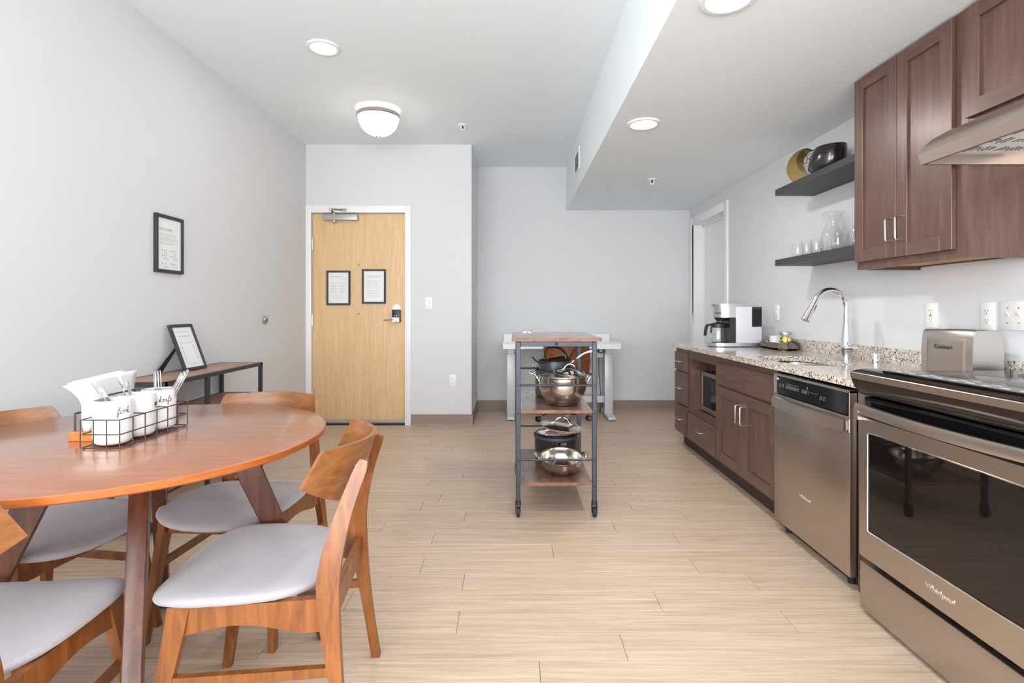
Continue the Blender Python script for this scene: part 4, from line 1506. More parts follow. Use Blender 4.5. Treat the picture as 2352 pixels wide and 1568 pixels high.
# ---- cookware
def vessel(bm, c, prof, wall=0.002, seg=40, M3=None):
    """open pot: outer profile bottom -> rim, then inside back down"""
    inner = [(max(r - wall, 0.0), z) for r, z in reversed(prof) if z > prof[0][1] + wall]
    inner.append((0.0, prof[0][1] + wall))
    return lathe(bm, [(0.0, prof[0][1])] + prof + inner, c, seg, M3)

def arch(bm, c, ax, half, rise, r, M3=None, flat=None):
    """arched handle over a lid"""
    ax = Vector(ax).normalized()
    pts = [(-1, 0.0), (-0.72, 0.25), (-0.42, 0.82), (0, 1.0), (0.42, 0.82), (0.72, 0.25), (1, 0.0)]
    P = [ax * (p[0] * half) + Vector((0, 0, p[1] * rise)) for p in pts]
    P = smooth_pts(P, 4)
    if M3 is not None:
        P = [M3 @ p for p in P]
    return tube(bm, [Vector(c) + p for p in P], r, 8, False, flat)

def lid_parts(t, c, R, M3, rim_mat='stainless_pot', glassy=True, rise=0.035, ax=(1, 0.1, 0)):
    bm = B()
    prof = [(R - 0.012, 0.0), (R - 0.001, -0.003), (R, 0.0), (R, 0.007), (R - 0.006, 0.009), (R - 0.013, 0.006)]
    loft(bm, [[Vector(c) + M3 @ Vector((r * math.cos(2 * math.pi * k / 44), r * math.sin(2 * math.pi * k / 44), z)) for r, z in prof] for k in range(44)], closed_path=True)
    if glassy:
        prf = [(R - 0.010, 0.004)]
        for i in range(1, 7):
            u = i / 6
            prf.append(((R - 0.010) * (1 - u), 0.004 + 0.022 * math.sin(u * math.pi / 2)))
        prf2 = [(max(r - 0.0, 0), z + 0.003) for r, z in reversed(prf)]
        put('rim', bm, rim_mat, t)
        b2 = B()
        lathe(b2, prf[:-1] + [(0.0, 0.026), (0.0, 0.029)] + [(r, z) for r, z in prf2[1:]], c, 36, M3)
        put('glass_disc', b2, 'lid_glass', t, 50)
    else:
        prf = [(R - 0.010, 0.006), (R * 0.7, 0.016), (R * 0.35, 0.023), (0.0, 0.025), (0.0, 0.022), (R * 0.35, 0.020), (R * 0.7, 0.013), (R - 0.010, 0.003)]
        lathe(bm, prf, c, 36, M3)
        put('rim', bm, rim_mat, t)
    b3 = B()
    arch(b3, Vector(c) + (M3 @ Vector((0, 0, 0.018))), ax, R * 0.52, rise, 0.004, M3, flat=(0.013, 0.005))
    put('handle', b3, 'chrome', t)

# middle shelf, front: large stainless pot with tilted strainer lid
zs = 0.577
c1 = (0.283, 3.015, zs)
t = thing('stainless_pot', 'large round-bellied stainless pot at front of middle cart shelf', 'pot', c1, 'cookware on the cart')
bm = B()
vessel(bm, (c1[0], c1[1], zs + 0.006), sp([(0.078, 0.0), (0.096, 0.012), (0.120, 0.045), (0.134, 0.085), (0.138, 0.120), (0.138, 0.152), (0.142, 0.156)]), 0.003)
put('pot_body', bm, 'stainless_pot', t, 50)
bm = lathe(B(), [(0.0, 0.0), (0.080, 0.0), (0.088, 0.004), (0.084, 0.012), (0.0, 0.012)], c1, 36)
put('base_disc', bm, 'nonstick', t)
bm = lathe(B(), [(0.1345, 0.14), (0.1345, 0.157), (0.1385, 0.160), (0.142, 0.160), (0.142, 0.157), (0.139, 0.154)], (c1[0], c1[1], zs + 0.006), 40)
put('pot_rim', bm, 'stainless_bright', t)
bm = lathe(B(), [(0.0, 0.120), (0.1335, 0.120), (0.1335, 0.150), (0.1342, 0.150), (0.1342, 0.118), (0.0, 0.118)], (c1[0], c1[1], zs + 0.006), 40)
put('dark_lining', bm, 'nonstick', t)
for s in (1, -1):
    bm = tube(B(), smooth_pts([(c1[0] + s * 0.136, c1[1] + 0.035, zs + 0.135), (c1[0] + s * 0.155, c1[1] + 0.03, zs + 0.165), (c1[0] + s * 0.162, c1[1], zs + 0.182), (c1[0] + s * 0.155, c1[1] - 0.03, zs + 0.165), (c1[0] + s * 0.136, c1[1] - 0.035, zs + 0.135)], 4), 0, flat=(0.011, 0.005))
    put('handle', bm, 'chrome', t)
lc = (0.318, 2.995, zs + 0.176)
t = thing('strainer_lid', 'glass strainer lid with arched handle on large stainless pot', 'pot lid', lc, 'pot lids on the cart')
M3 = Matrix.Rotation(math.radians(4), 3, 'X') @ Matrix.Rotation(math.radians(5), 3, 'Y')
lid_parts(t, lc, 0.091, M3, rise=0.038)
bm = B()
for k in range(9):
    for j in range(2):
        a = math.radians(205 + k * 7 + j * 3.5)
        p = Vector(lc) + M3 @ Vector((0.0905 * math.cos(a), 0.0905 * math.sin(a), -0.005 - j * 0.008))
        cyl(bm, p, p + Vector((0.003 * math.cos(a), 0.003 * math.sin(a), 0)), 0.0028, None, 6)
put('strainer_hole', bm, 'dark_gap', t)
bm = lathe(B(), [(0.089, 0.0), (0.089, -0.020), (0.0905, -0.020), (0.0905, 0.0)], lc, 40, M3)
put('skirt', bm, 'stainless_pot', t)

# middle shelf, rear: stock pot with saucepan and frying pan stacked in it
c2 = (0.270, 3.315, zs)
t = thing('stock_pot', 'dark grey stock pot behind the large stainless pot', 'pot', c2, 'cookware on the cart')
bm = vessel(B(), (c2[0], c2[1], zs), sp([(0.120, 0.0), (0.132, 0.008), (0.134, 0.05), (0.134, 0.155), (0.137, 0.160)]), 0.003)
put('pot_body', bm, 'anodised', t, 50)
for s in (-1, 1):
    bm = tube(B(), smooth_pts([(c2[0] + s * 0.132, c2[1] + 0.035, zs + 0.135), (c2[0] + s * 0.165, c2[1] + 0.028, zs + 0.145), (c2[0] + s * 0.172, c2[1], zs + 0.150), (c2[0] + s * 0.165, c2[1] - 0.028, zs + 0.145), (c2[0] + s * 0.132, c2[1] - 0.035, zs + 0.135)], 4), 0, flat=(0.012, 0.005))
    put('handle', bm, 'chrome', t)
c3 = (0.262, 3.315, zs + 0.122)
t = thing('saucepan', 'grey saucepan nested in the stock pot with silver long handle', 'saucepan', c3, 'cookware on the cart')
bm = vessel(B(), c3, sp([(0.085, 0.0), (0.098, 0.010), (0.104, 0.05), (0.106, 0.098), (0.109, 0.101)]), 0.0025)
put('pan_body', bm, 'anodised', t, 50)
bm = tube(B(), smooth_pts([(c3[0] + 0.10, c3[1] - 0.03, c3[2] + 0.085), (c3[0] + 0.135, c3[1] - 0.045, c3[2] + 0.118), (c3[0] + 0.18, c3[1] - 0.06, c3[2] + 0.150), (c3[0] + 0.225, c3[1] - 0.075, c3[2] + 0.165)], 5), 0, flat=(0.017, 0.008))
put('handle', bm, 'chrome', t)
bm = tube(B(), smooth_pts([(c3[0] - 0.10, c3[1] - 0.03, c3[2] + 0.062), (c3[0] - 0.135, c3[1] - 0.05, c3[2] + 0.072), (c3[0] - 0.165, c3[1] - 0.06, c3[2] + 0.082)], 5), 0, flat=(0.016, 0.006))
put('helper_handle', bm, 'chrome', t)
c4 = (0.262, 3.315, zs + 0.186)
t = thing('frying_pan', 'black frying pan on top of the stack with raised dark handle', 'frying pan', c4, 'cookware on the cart')
M3 = Matrix.Rotation(math.radians(-10), 3, 'Y')
bm = vessel(B(), c4, sp([(0.075, 0.0), (0.090, 0.008), (0.103, 0.040), (0.107, 0.044)]), 0.0025, 40, M3)
put('pan_body', bm, 'nonstick', t, 50)
bm = tube(B(), smooth_pts([(c4[0] + 0.085, c4[1] - 0.045, c4[2] + 0.045), (c4[0] + 0.105, c4[1] - 0.055, c4[2] + 0.085), (c4[0] + 0.128, c4[1] - 0.065, c4[2] + 0.120), (c4[0] + 0.150, c4[1] - 0.075, c4[2] + 0.146)], 5), 0, flat=(0.019, 0.009))
put('handle', bm, 'nonstick', t)
bm = tube(B(), smooth_pts([(c4[0] - 0.10, c4[1] - 0.02, c4[2] + 0.020), (c4[0] - 0.128, c4[1] - 0.03, c4[2] + 0.040), (c4[0] - 0.145, c4[1] - 0.034, c4[2] + 0.062)], 4), 0, flat=(0.015, 0.007))
put('helper_handle', bm, 'nonstick', t)
c5 = (0.262, 3.285, zs + 0.248)
t = thing('rimmed_lid', 'steel-rimmed glass lid standing upright in the frying pan', 'pot lid', c5, 'pot lids on the cart')
M3 = Matrix.Rotation(math.radians(52), 3, 'X') @ Matrix.Rotation(math.radians(12), 3, 'Y')
bm = B()
prof = [(0.066, -0.006), (0.075, -0.008), (0.079, 0.0), (0.078, 0.009), (0.066, 0.009)]
loft(bm, [[Vector(c5) + M3 @ Vector((r * math.cos(2 * math.pi * k / 44), r * math.sin(2 * math.pi * k / 44), z)) for r, z in prof] for k in range(44)], closed_path=True)
put('rim', bm, 'stainless_bright', t)
bm = lathe(B(), [(0.0, 0.010), (0.04, 0.008), (0.069, 0.001), (0.069, -0.001), (0.04, 0.005), (0.0, 0.007)], c5, 36, M3)
put('glass_disc', bm, 'lid_glass', t, 50)
# lower shelf
zs = 0.185
c6 = (0.272, 3.0, zs)
t = thing('mixing_bowl', 'wide stainless bowl with flared ears at front of bottom cart shelf', 'bowl', c6, 'cookware on the cart')
M3 = Matrix.Rotation(math.radians(9), 3, 'X')
bm = vessel(B(), (c6[0], c6[1], zs + 0.010), sp([(0.050, 0.0), (0.080, 0.010), (0.108, 0.042), (0.120, 0.085), (0.128, 0.092)]), 0.002, 44, M3)
put('bowl_body', bm, 'stainless_pot', t, 50)
for s in (-1, 1):
    bm = B()
    pts = [(0.112, -0.055, 0.088), (0.140, -0.035, 0.102), (0.158, 0.0, 0.108), (0.140, 0.035, 0.102), (0.112, 0.055, 0.088), (0.118, 0.0, 0.092)]
    quad = [bm.verts.new(Vector((c6[0], c6[1], zs + 0.010)) + M3 @ Vector((s * p[0], p[1], p[2]))) for p in pts]
    bm.faces.new(quad)
    o = put('ear_handle', bm, 'stainless_bright', t)
    md = o.modifiers.new('thick', 'SOLIDIFY'); md.thickness = 0.003
c7 = (0.268, 3.325, zs)
t = thing('dutch_oven', 'black pot with silver handle bracket at back of bottom cart shelf', 'pot', c7, 'cookware on the cart')
bm = vessel(B(), c7, sp([(0.115, 0.0), (0.128, 0.008), (0.133, 0.05), (0.136, 0.140), (0.140, 0.144)]), 0.003)
put('pot_body', bm, 'nonstick', t, 50)
bm = B()
box(bm, c7[0] - 0.005, c7[0] + 0.055, c7[1] - 0.142, c7[1] - 0.134, zs + 0.105, zs + 0.125, 0.002, 1)
tube(bm, smooth_pts([(c7[0] + 0.010, c7[1] - 0.138, zs + 0.10), (c7[0] + 0.025, c7[1] - 0.165, zs + 0.085), (c7[0] + 0.040, c7[1] - 0.138, zs + 0.10)], 4), 0.005, 8)
put('handle_bracket', bm, 'chrome', t)
bm = lathe(B(), [(0.1415, 0.132), (0.1415, 0.146), (0.137, 0.148), (0.137, 0.132)], c7, 44)
put('rim', bm, 'anodised', t)
lc = (c7[0], c7[1], zs + 0.148)
t = thing('casserole_lid', 'flat glass lid lying on the black pot', 'pot lid', lc, 'pot lids on the cart')
lid_parts(t, lc, 0.132, Matrix.Identity(3), 'nonstick', True, 0.02)
lc = (0.300, 3.300, zs + 0.196)
t = thing('steel_lid', 'tilted steel lid with arched handle resting on top of glass lid', 'pot lid', lc, 'pot lids on the cart')
lid_parts(t, lc, 0.130, Matrix.Rotation(math.radians(7), 3, 'Y') @ Matrix.Rotation(math.radians(3), 3, 'X'), 'stainless_pot', False, 0.042)

# ------------------------------------------------------------------ desk and office chair
t = thing('standing_desk', 'white glass-topped standing desk against back wall', 'desk', (0.48, 5.5, 0))
put('glass_top', box(B(), -0.115, 1.075, 5.20, 5.815, 0.783, 0.795, 0.002, 1), 'desk_gloss', t)
bm = B()
box(bm, -0.112, 1.072, 5.204, 5.812, 0.7725, 0.7825)
box(bm, -0.108, 1.068, 5.208, 5.222, 0.727, 0.7825, 0.003, 1)
box(bm, -0.108, -0.094, 5.222, 5.80, 0.727, 0.7825, 0.002, 1)
box(bm, 1.054, 1.068, 5.222, 5.80, 0.727, 0.7825, 0.002, 1)
put('apron', bm, 'desk_white', t)
put('back_ledge', box(B(), -0.112, 1.072, 5.818, 5.832, 0.727, 0.852, 0.003, 1), 'desk_white', t)
dw = put('drawer_front', box(B(), 0.10, 0.86, 5.200, 5.207, 0.732, 0.768, 0.002, 1), 'desk_white', t)
for x in (-0.030, 0.994):
    put('lift_column', box(B(), x - 0.036, x + 0.036, 5.47, 5.53, 0.40, 0.727, 0.004, 1), 'desk_leg_grey', t)
    put('leg', box(B(), x - 0.044, x + 0.044, 5.462, 5.538, 0.03, 0.66, 0.005, 2), 'desk_leg_grey', t)
    ft = put('foot', box(B(), x - 0.040, x + 0.040, 5.262, 5.825, 0.006, 0.036, 0.006, 2), 'desk_leg_grey', t)
    bm = B()
    for y in (5.29, 5.80):
        cyl(bm, (x, y, 0.0), (x, y, 0.008), 0.018, None, 12)
    put('glide', bm, 'rubber', ft)
put('crossbar', box(B(), 0.014, 0.950, 5.50, 5.525, 0.145, 0.215, 0.003, 1), 'desk_leg_grey', t)
put('control_box', box(B(), 0.80, 0.945, 5.52, 5.60, 0.615, 0.70, 0.004, 1), 'desk_leg_grey', t)
bm = tube(B(), smooth_pts([(0.86, 5.45, 0.725), (0.88, 5.44, 0.69), (0.90, 5.43, 0.672), (0.935, 5.43, 0.69), (0.925, 5.44, 0.722), (0.90, 5.45, 0.71), (0.88, 5.45, 0.675)], 5), 0.005, 6)
tube(bm, smooth_pts([(0.905, 5.56, 0.62), (0.91, 5.58, 0.45), (0.925, 5.6, 0.3), (0.94, 5.62, 0.12), (0.93, 5.66, 0.008)], 5), 0.0035, 6)
put('power_cable', bm, 'cable_black', t)

ccx, ccy = 0.495, 5.345
t = thing('office_chair', 'swivel office chair with curved walnut back at the desk', 'chair', (ccx, ccy, 0))
def shell_grid(w, zlo, zhi, ybase, curve, lean, th):
    """curved plywood back: opens towards +Y"""
    front, back = [], []
    nu, nv = 18, 8
    rings = []
    for j in range(nv + 1):
        v = j / nv
        z = zlo + (zhi - zlo) * v
        hw = w * (0.86 + 0.14 * math.sin(math.pi * min(1, v * 0.85 + 0.1)))
        ring = []
        for i in range(nu + 1):
            u = -1 + 2 * i / nu
            ring.append(Vector((ccx + 0.025 + u * hw, ybase + curve * u * u - lean * (v - 0.5), z)))
        for i in range(nu, -1, -1):
            p = ring[i]
            ring.append(p + Vector((0, th, 0)))
        rings.append(ring)
    bm = B()
    loft(bm, rings)
    return bm
put('backrest', shell_grid(0.238, 0.44, 0.815, 5.06, 0.10, 0.05, 0.013), 'walnut_ply', t, 40)
bm = box(B(), ccx - 0.21, ccx + 0.23, 5.10, 5.52, 0.415, 0.475, 0.025, 3)
put('seat', bm, 'black_plastic', t)
put('gas_lift', cyl(B(), (ccx, ccy, 0.10), (ccx, ccy, 0.415), 0.025, 0.02, 16), 'chrome', t)
for k in range(5):
    a = math.radians(-85 + 72 * k)
    ex, ey = ccx + 0.27 * math.cos(a), ccy + 0.27 * math.sin(a)
    bm = tube(B(), [(ccx, ccy, 0.12), (ccx + 0.14 * math.cos(a), ccy + 0.14 * math.sin(a), 0.108), (ex, ey, 0.088)], 0, flat=(0.034, 0.022))
    lg = put('star_leg', bm, 'chrome', t)
    bm = B()
    tx_, ty_ = -math.sin(a + 0.6), math.cos(a + 0.6)
    for s in (-1, 1):
        cyl(bm, (ex + tx_ * 0.006 * s, ey + ty_ * 0.006 * s, 0.028), (ex + tx_ * 0.022 * s, ey + ty_ * 0.022 * s, 0.028), 0.028, 0.026, 18)
    put('caster', bm, 'rubber', lg)
    bm = B()
    for s in (-1, 1):
        cyl(bm, (ex + tx_ * 0.0221 * s, ey + ty_ * 0.0221 * s, 0.028), (ex + tx_ * 0.0235 * s, ey + ty_ * 0.0235 * s, 0.028), 0.017, None, 14)
    cyl(bm, (ex, ey, 0.05), (ex, ey, 0.088), 0.006, None, 8)
    put('caster_cap', bm, 'slot_grey', lg)

# ------------------------------------------------------------------ console table at left wall
cx0, cx1, cy0, cy1, cz_ = -2.010, -1.722, 2.590, 3.575, 0.760
t = thing('console_table', 'slim console table with black metal frame and wood shelves along left wall', 'console table', ((cx0 + cx1) / 2, 3.08, 0))
hp = 0.011
for z in (cz_, 0.556, 0.062):
    put('shelf_board', box(B(), cx0 + 0.004, cx1 - 0.004, cy0 + 0.004, cy1 - 0.004, z - 0.012, z - 0.0005), 'console_board', t)
    fb = B()
    for y in (cy0, cy1):
        box(fb, cx0, cx1, y - hp * 0.9, y + hp * 0.9, z - 0.022, z)
    for x in (cx0 + hp, cx1 - hp):
        box(fb, x - hp * 0.9, x + hp * 0.9, cy0, cy1, z - 0.022, z)
    put('shelf_frame', fb, 'console_steel', t)
for y in (cy0, cy1):
    for x in (cx0 + hp, cx1 - hp):
        put('leg', box(B(), x - hp, x + hp, y - hp, y + hp, 0.012, cz_, 0.001, 1), 'console_steel', t)
        bm = cyl(B(), (x, y, 0.0), (x, y, 0.014), 0.016, 0.012, 12)
        put('levelling_foot', bm, 'rubber', t)
for x in (cx0 + hp, cx1 - hp):
    put('middle_upright', box(B(), x - hp, x + hp, 2.955 - hp, 2.955 + hp, 0.062, cz_ - 0.022, 0.001, 1), 'console_steel', t)

# leaning frame on the console
lean = math.radians(20)
up = Vector((-math.sin(lean), 0.0, math.cos(lean)))
right = Vector((0.0, 1.0, 0.0))
fw, fh = 0.215, 0.285
bc = Vector((-1.905, 3.12, cz_))
mat4 = basis(bc + up * (fh / 2 + 0.0), right, up)
bars = [(0.0, 0.028, 0.12, 0.0018), (0.0, 0.028 - 0.0, 0.002, 0.0018), (0.0, -0.100, 0.12, 0.0016)]
t = notice('tabletop_frame', 'black picture frame with printed sheet leaning on console table', mat4, fw, fh, 0.017, 0.016,
       {'scrawl': [(-0.05, 0.068, 0.10, 0.006), (-0.062, 0.096, 0.125, 0.004)],
        'bars': bars + [(0.0, -0.110, 0.07, 0.0012)]}, base=bc)
pm = mat4 @ Matrix.Translation((0, 0, 0.0092))
bm = B()
for (x0, x1, y0, y1) in ((-0.055, -0.053, -0.085, 0.02), (0.053, 0.055, -0.085, 0.02)):
    box(bm, x0, x1, y0, y1, -0.0003, 0.0003)
bm.transform(pm)
put('printed_border', bm, 'ink_grey', t, None)
st = [Vector((-1.968, 3.04, 0.90)), Vector((-1.968, 3.09, 0.925)), Vector((-2.000, 2.97, cz_ + 0.001)), Vector((-2.000, 2.915, cz_ + 0.001))]
bm = B()
loft(bm, [[st[0], st[1], st[2], st[3]], [p + Vector((-0.005, 0, 0)) for p in st]])
put('easel_strut', bm, 'black_plastic', t)

# ------------------------------------------------------------------ dining table
TX, TY, TR, TZt = -1.120, 1.545, 0.532, 0.745
t = thing('dining_table', 'round cherry-toned wooden dining table with slanted legs', 'table', (TX, TY, 0))
bm = lathe(B(), [(0.0, TZt - 0.023), (TR - 0.010, TZt - 0.023), (TR - 0.002, TZt - 0.018), (TR - 0.0005, TZt - 0.003), (TR - 0.003, TZt - 0.0005), (TR - 0.003, TZt - 0.004), (0.0, TZt - 0.004)], (TX, TY, 0), 96)
put('table_edge', bm, 'table_edge_wood', t, 30)
bm = lathe(B(), [(0.0, TZt - 0.0042), (TR - 0.0032, TZt - 0.0042), (TR - 0.0032, TZt - 0.0006), (TR - 0.005, TZt), (0.0, TZt)], (TX, TY, 0), 96)
put('table_top', bm, 'table_top_wood', t, 20)
BX, BY = -1.075, 1.545
for k in range(4):
    a = math.radians(30 + 90 * k)
    dr_ = Vector((math.cos(a), math.sin(a), 0)); tn = Vector((-math.sin(a), math.cos(a), 0))
    c0 = Vector((BX, BY, 0))
    rings = []
    for r_, z, wd, th in ((0.50, 0.0, 0.052, 0.040), (0.215, 0.721, 0.085, 0.042)):
        p = c0 + dr_ * r_ + Vector((0, 0, z))
        rings.append([p + dr_ * (sx * wd / 2) + tn * (sy * th / 2) for sx, sy in ((1, 1), (-1, 1), (-1, -1), (1, -1))])
    bm = loft(B(), rings)
    bmesh.ops.bevel(bm, geom=list(bm.edges), offset=0.003, segments=1, affect='EDGES')
    put('leg', bm, 'table_leg_wood', t)
for k in range(2):
    a = math.radians(30 + 90 * k)
    dr_ = Vector((math.cos(a), math.sin(a), 0)); tn = Vector((-math.sin(a), math.cos(a), 0))
    c0 = Vector((BX, BY, 0))
    z0, z1 = (0.66, 0.721)
    q4 = [c0 + dr_ * 0.21 + tn * 0.02, c0 - dr_ * 0.21 + tn * 0.02, c0 - dr_ * 0.21 - tn * 0.02, c0 + dr_ * 0.21 - tn * 0.02]
    put('cross_beam', prism(B(), [(v.x, v.y) for v in q4], 'z', z0 + 0.0003 * k, z1), 'table_leg_wood', t)

# ------------------------------------------------------------------ dining chairs
def make_chair():
    t = thing('dining_chair', 'x', 'chair', (0, 0, 0), 'wooden dining chairs around the round table')
    SZ = 0.437
    # seat pad
    def outline(k, n=44):
        out = []
        for i in range(n):
            a = 2 * math.pi * i / n
            c, s = math.cos(a), math.sin(a)
            y = 0.212 * math.copysign(abs(s) ** (2 / 3.0), s)
            hw = 0.222 + 0.012 * (y / 0.2)
            x = hw * math.copysign(abs(c) ** (2 / 3.0), c)
            out.append((x * k, y * k))
        return out
    def zsurf(x, y):
        return SZ + 0.42 * x * x - 0.004 - 0.9 * max(0.0, y - 0.11) ** 2 + 0.25 * max(0.0, -y - 0.08) ** 2
    rings = []
    for k, dz in ((0.02, 0.0), (0.35, 0.0), (0.65, -0.001), (0.85, -0.003), (0.95, -0.007), (0.99, -0.013), (1.0, -0.020), (0.985, -0.027), (0.95, -0.031), (0.5, -0.031), (0.02, -0.031)):
        rings.append([Vector((x, y, zsurf(x, y) + dz)) for x, y in outline(k)])
    put('seat', loft(B(), rings), 'seat_fabric', t, 60)
    # curved plywood backrest
    prof = [(0.0, 0.115), (0.10, 0.150), (0.25, 0.185), (0.42, 0.217), (0.60, 0.211), (0.80, 0.204), (0.95, 0.199), (1.0, 0.194)]
    nu = 24
    rings = []
    for v, hw in prof:
        z = 0.625 + 0.148 * v
        r1, r2 = [], []
        for i in range(nu + 1):
            u = -1 + 2 * i / nu
            x = u * hw
            y = -0.297 + 2.45 * x * x - (z - 0.70) * 0.30
            r1.append(Vector((x, y, z)))
            dn = Vector((-4.9 * x, 1.0, 0)).normalized()
            r2.append(Vector((x, y, z)) + dn * 0.013)
        rings.append(r1 + list(reversed(r2)))
    put('backrest', loft(B(), rings), 'chair_ply', t, 40)
    # rear posts (boomerang), front legs
    for s in (-1, 1):
        path = smooth_pts([(s * 0.222, -0.285, 0.0), (s * 0.205, -0.258, 0.20), (s * 0.190, -0.235, 0.40), (s * 0.178, -0.238, 0.50), (s * 0.155, -0.268, 0.62), (s * 0.130, -0.310, 0.735)], 5)
        n = len(path)
        rings = []
        for i, p in enumerate(path):
            u = i / (n - 1)
            d = path[min(i + 1, n - 1)] - path[max(i - 1, 0)]
            z = p.z
            dep = 0.026 + 0.026 * math.exp(-((z - 0.44) / 0.17) ** 2) + 0.004 * u
            wid = 0.023
            if i >= n - 2:
                dep *= 0.62 if i == n - 1 else 0.92
            pn = Vector((0, d.z, -d.y)).normalized() if 0 < i else Vector((0, 1, 0))
            rings.append([p + Vector((sx * wid / 2, 0, 0)) + pn * (sy * dep / 2) for sx, sy in ((1, 1), (-1, 1), (-1, -1), (1, -1))])
        bm = loft(B(), rings)
        bmesh.ops.bevel(bm, geom=[e_ for e_ in bm.edges if e_.calc_face_angle(0) > 0.9], offset=0.004, segments=2, affect='EDGES')
        put('rear_post', bm, 'chair_wood', t)
        rings = []
        for z, y, x, dep, wid in ((0.0, 0.172, 0.222, 0.026, 0.022), (0.22, 0.138, 0.205, 0.034, 0.024), (0.36, 0.114, 0.195, 0.046, 0.024), (0.418, 0.106, 0.190, 0.050, 0.024)):
            rings.append([Vector((s * x + sx * wid / 2, y + sy * dep / 2, z)) for sx, sy in ((1, 1), (-1, 1), (-1, -1), (1, -1))])
        bm = loft(B(), rings)
        bmesh.ops.bevel(bm, geom=[e_ for e_ in bm.edges if e_.calc_face_angle(0) > 0.9], offset=0.004, segments=2, affect='EDGES')
        put('front_leg', bm, 'chair_wood', t)
        # side apron with curved lower edge
        rings = []
        for i in range(13):
            u = i / 12
            y = 0.106 + (-0.225 - 0.106) * u
            x = s * (0.190 + 0.0 * u)
            zt2 = 0.419 - 0.003 * math.sin(math.pi * u)
            zb2 = 0.345 + 0.024 * math.sin(math.pi * min(1, u * 1.25)) - 0.006 * u
            rings.append([Vector((x - 0.010, y, zb2)), Vector((x + 0.010, y, zb2)), Vector((x + 0.010, y, zt2)), Vector((x - 0.010, y, zt2))])
        put('side_apron', loft(B(), rings), 'chair_wood', t)
        bm = loft(B(), [[Vector((s * 0.204 + a, 0.132, z)) for a, z in ((-0.008, 0.235), (0.008, 0.235), (0.008, 0.258), (-0.008, 0.258))], [Vector((s * 0.204 + a, -0.258, z)) for a, z in ((-0.008, 0.235), (0.008, 0.235), (0.008, 0.258), (-0.008, 0.258))]])
        put('side_stretcher', bm, 'chair_wood', t)
    put('front_apron', box(B(), -0.182, 0.182, 0.096, 0.116, 0.350, 0.404, 0.002, 1), 'chair_wood', t)
    put('rear_apron', box(B(), -0.182, 0.182, -0.246, -0.228, 0.340, 0.405, 0.002, 1), 'chair_wood', t)
    return t
ch = make_chair()
spots = [
    (-0.705, 1.440, math.radians(90 + 6), 'wooden chair with grey seat in front right, side on to camera'),
    (-1.000, 1.900, math.radians(180 - 4), 'wooden chair with grey seat across the table, facing the camera'),
    (-1.465, 1.655, math.radians(-90 - 8), 'wooden chair with grey seat on far left side, by the wall'),
    (-1.160, 1.150, math.radians(6), 'wooden chair with grey seat nearest camera at bottom left corner'),
]
for i, (x, y, rz, lab) in enumerate(spots):
    if i == 0:
        ch.location = (x, y, 0); ch.rotation_euler = (0, 0, rz); ch['label'] = lab
    else:
        copy_tree(ch, (x, y, 0), rz, lab)

# ------------------------------------------------------------------ things on the table
ZT = TZt
wx0, wx1, wy0, wy1 = -1.155, -1.050, 1.392, 1.682
t = thing('utensil_caddy', 'black wire caddy holding three white cups on dining table', 'caddy', ((wx0 + wx1) / 2, 1.537, ZT))
wr = 0.0016
def loop(z):
    rc = 0.006
    return [(wx0 + rc, wy0, z), (wx1 - rc, wy0, z), (wx1, wy0 + rc, z), (wx1, wy1 - rc, z), (wx1 - rc, wy1, z), (wx0 + rc, wy1, z), (wx0, wy1 - rc, z), (wx0, wy0 + rc, z)]
for z in (ZT + 0.0035, ZT + 0.040, ZT + 0.079):
    put('wire_hoop', tube(B(), loop(z), wr, 6, True), 'frame_black', t)
ny = 6
for x in (wx0, wx1):
    for k in range(ny + 1):
        y = wy0 + (wy1 - wy0) * k / ny
        put('upright_wire', cyl(B(), (x, y, ZT + 0.002), (x, y, ZT + 0.080), wr, None, 6), 'frame_black', t)
for y in (wy0, wy1):
    for k in (1, 2):
        x = wx0 + (wx1 - wx0) * k / 3
        put('upright_wire', cyl(B(), (x, y, ZT + 0.002), (x, y, ZT + 0.080), wr, None, 6), 'frame_black', t)
for k in range(1, 6):
    y = wy0 + (wy1 - wy0) * k / 6
    put('floor_wire', cyl(B(), (wx0, y, ZT + 0.0035), (wx1, y, ZT + 0.0035), wr, None, 6), 'frame_black', t)
for k in (2, 4):
    y = wy0 + (wy1 - wy0) * k / 6
    put('divider_wire', tube(B(), [(wx0, y, ZT + 0.079), (wx1 - 0.004, y, ZT + 0.079), (wx1, y, ZT + 0.074)], wr, 6), 'frame_black', t)

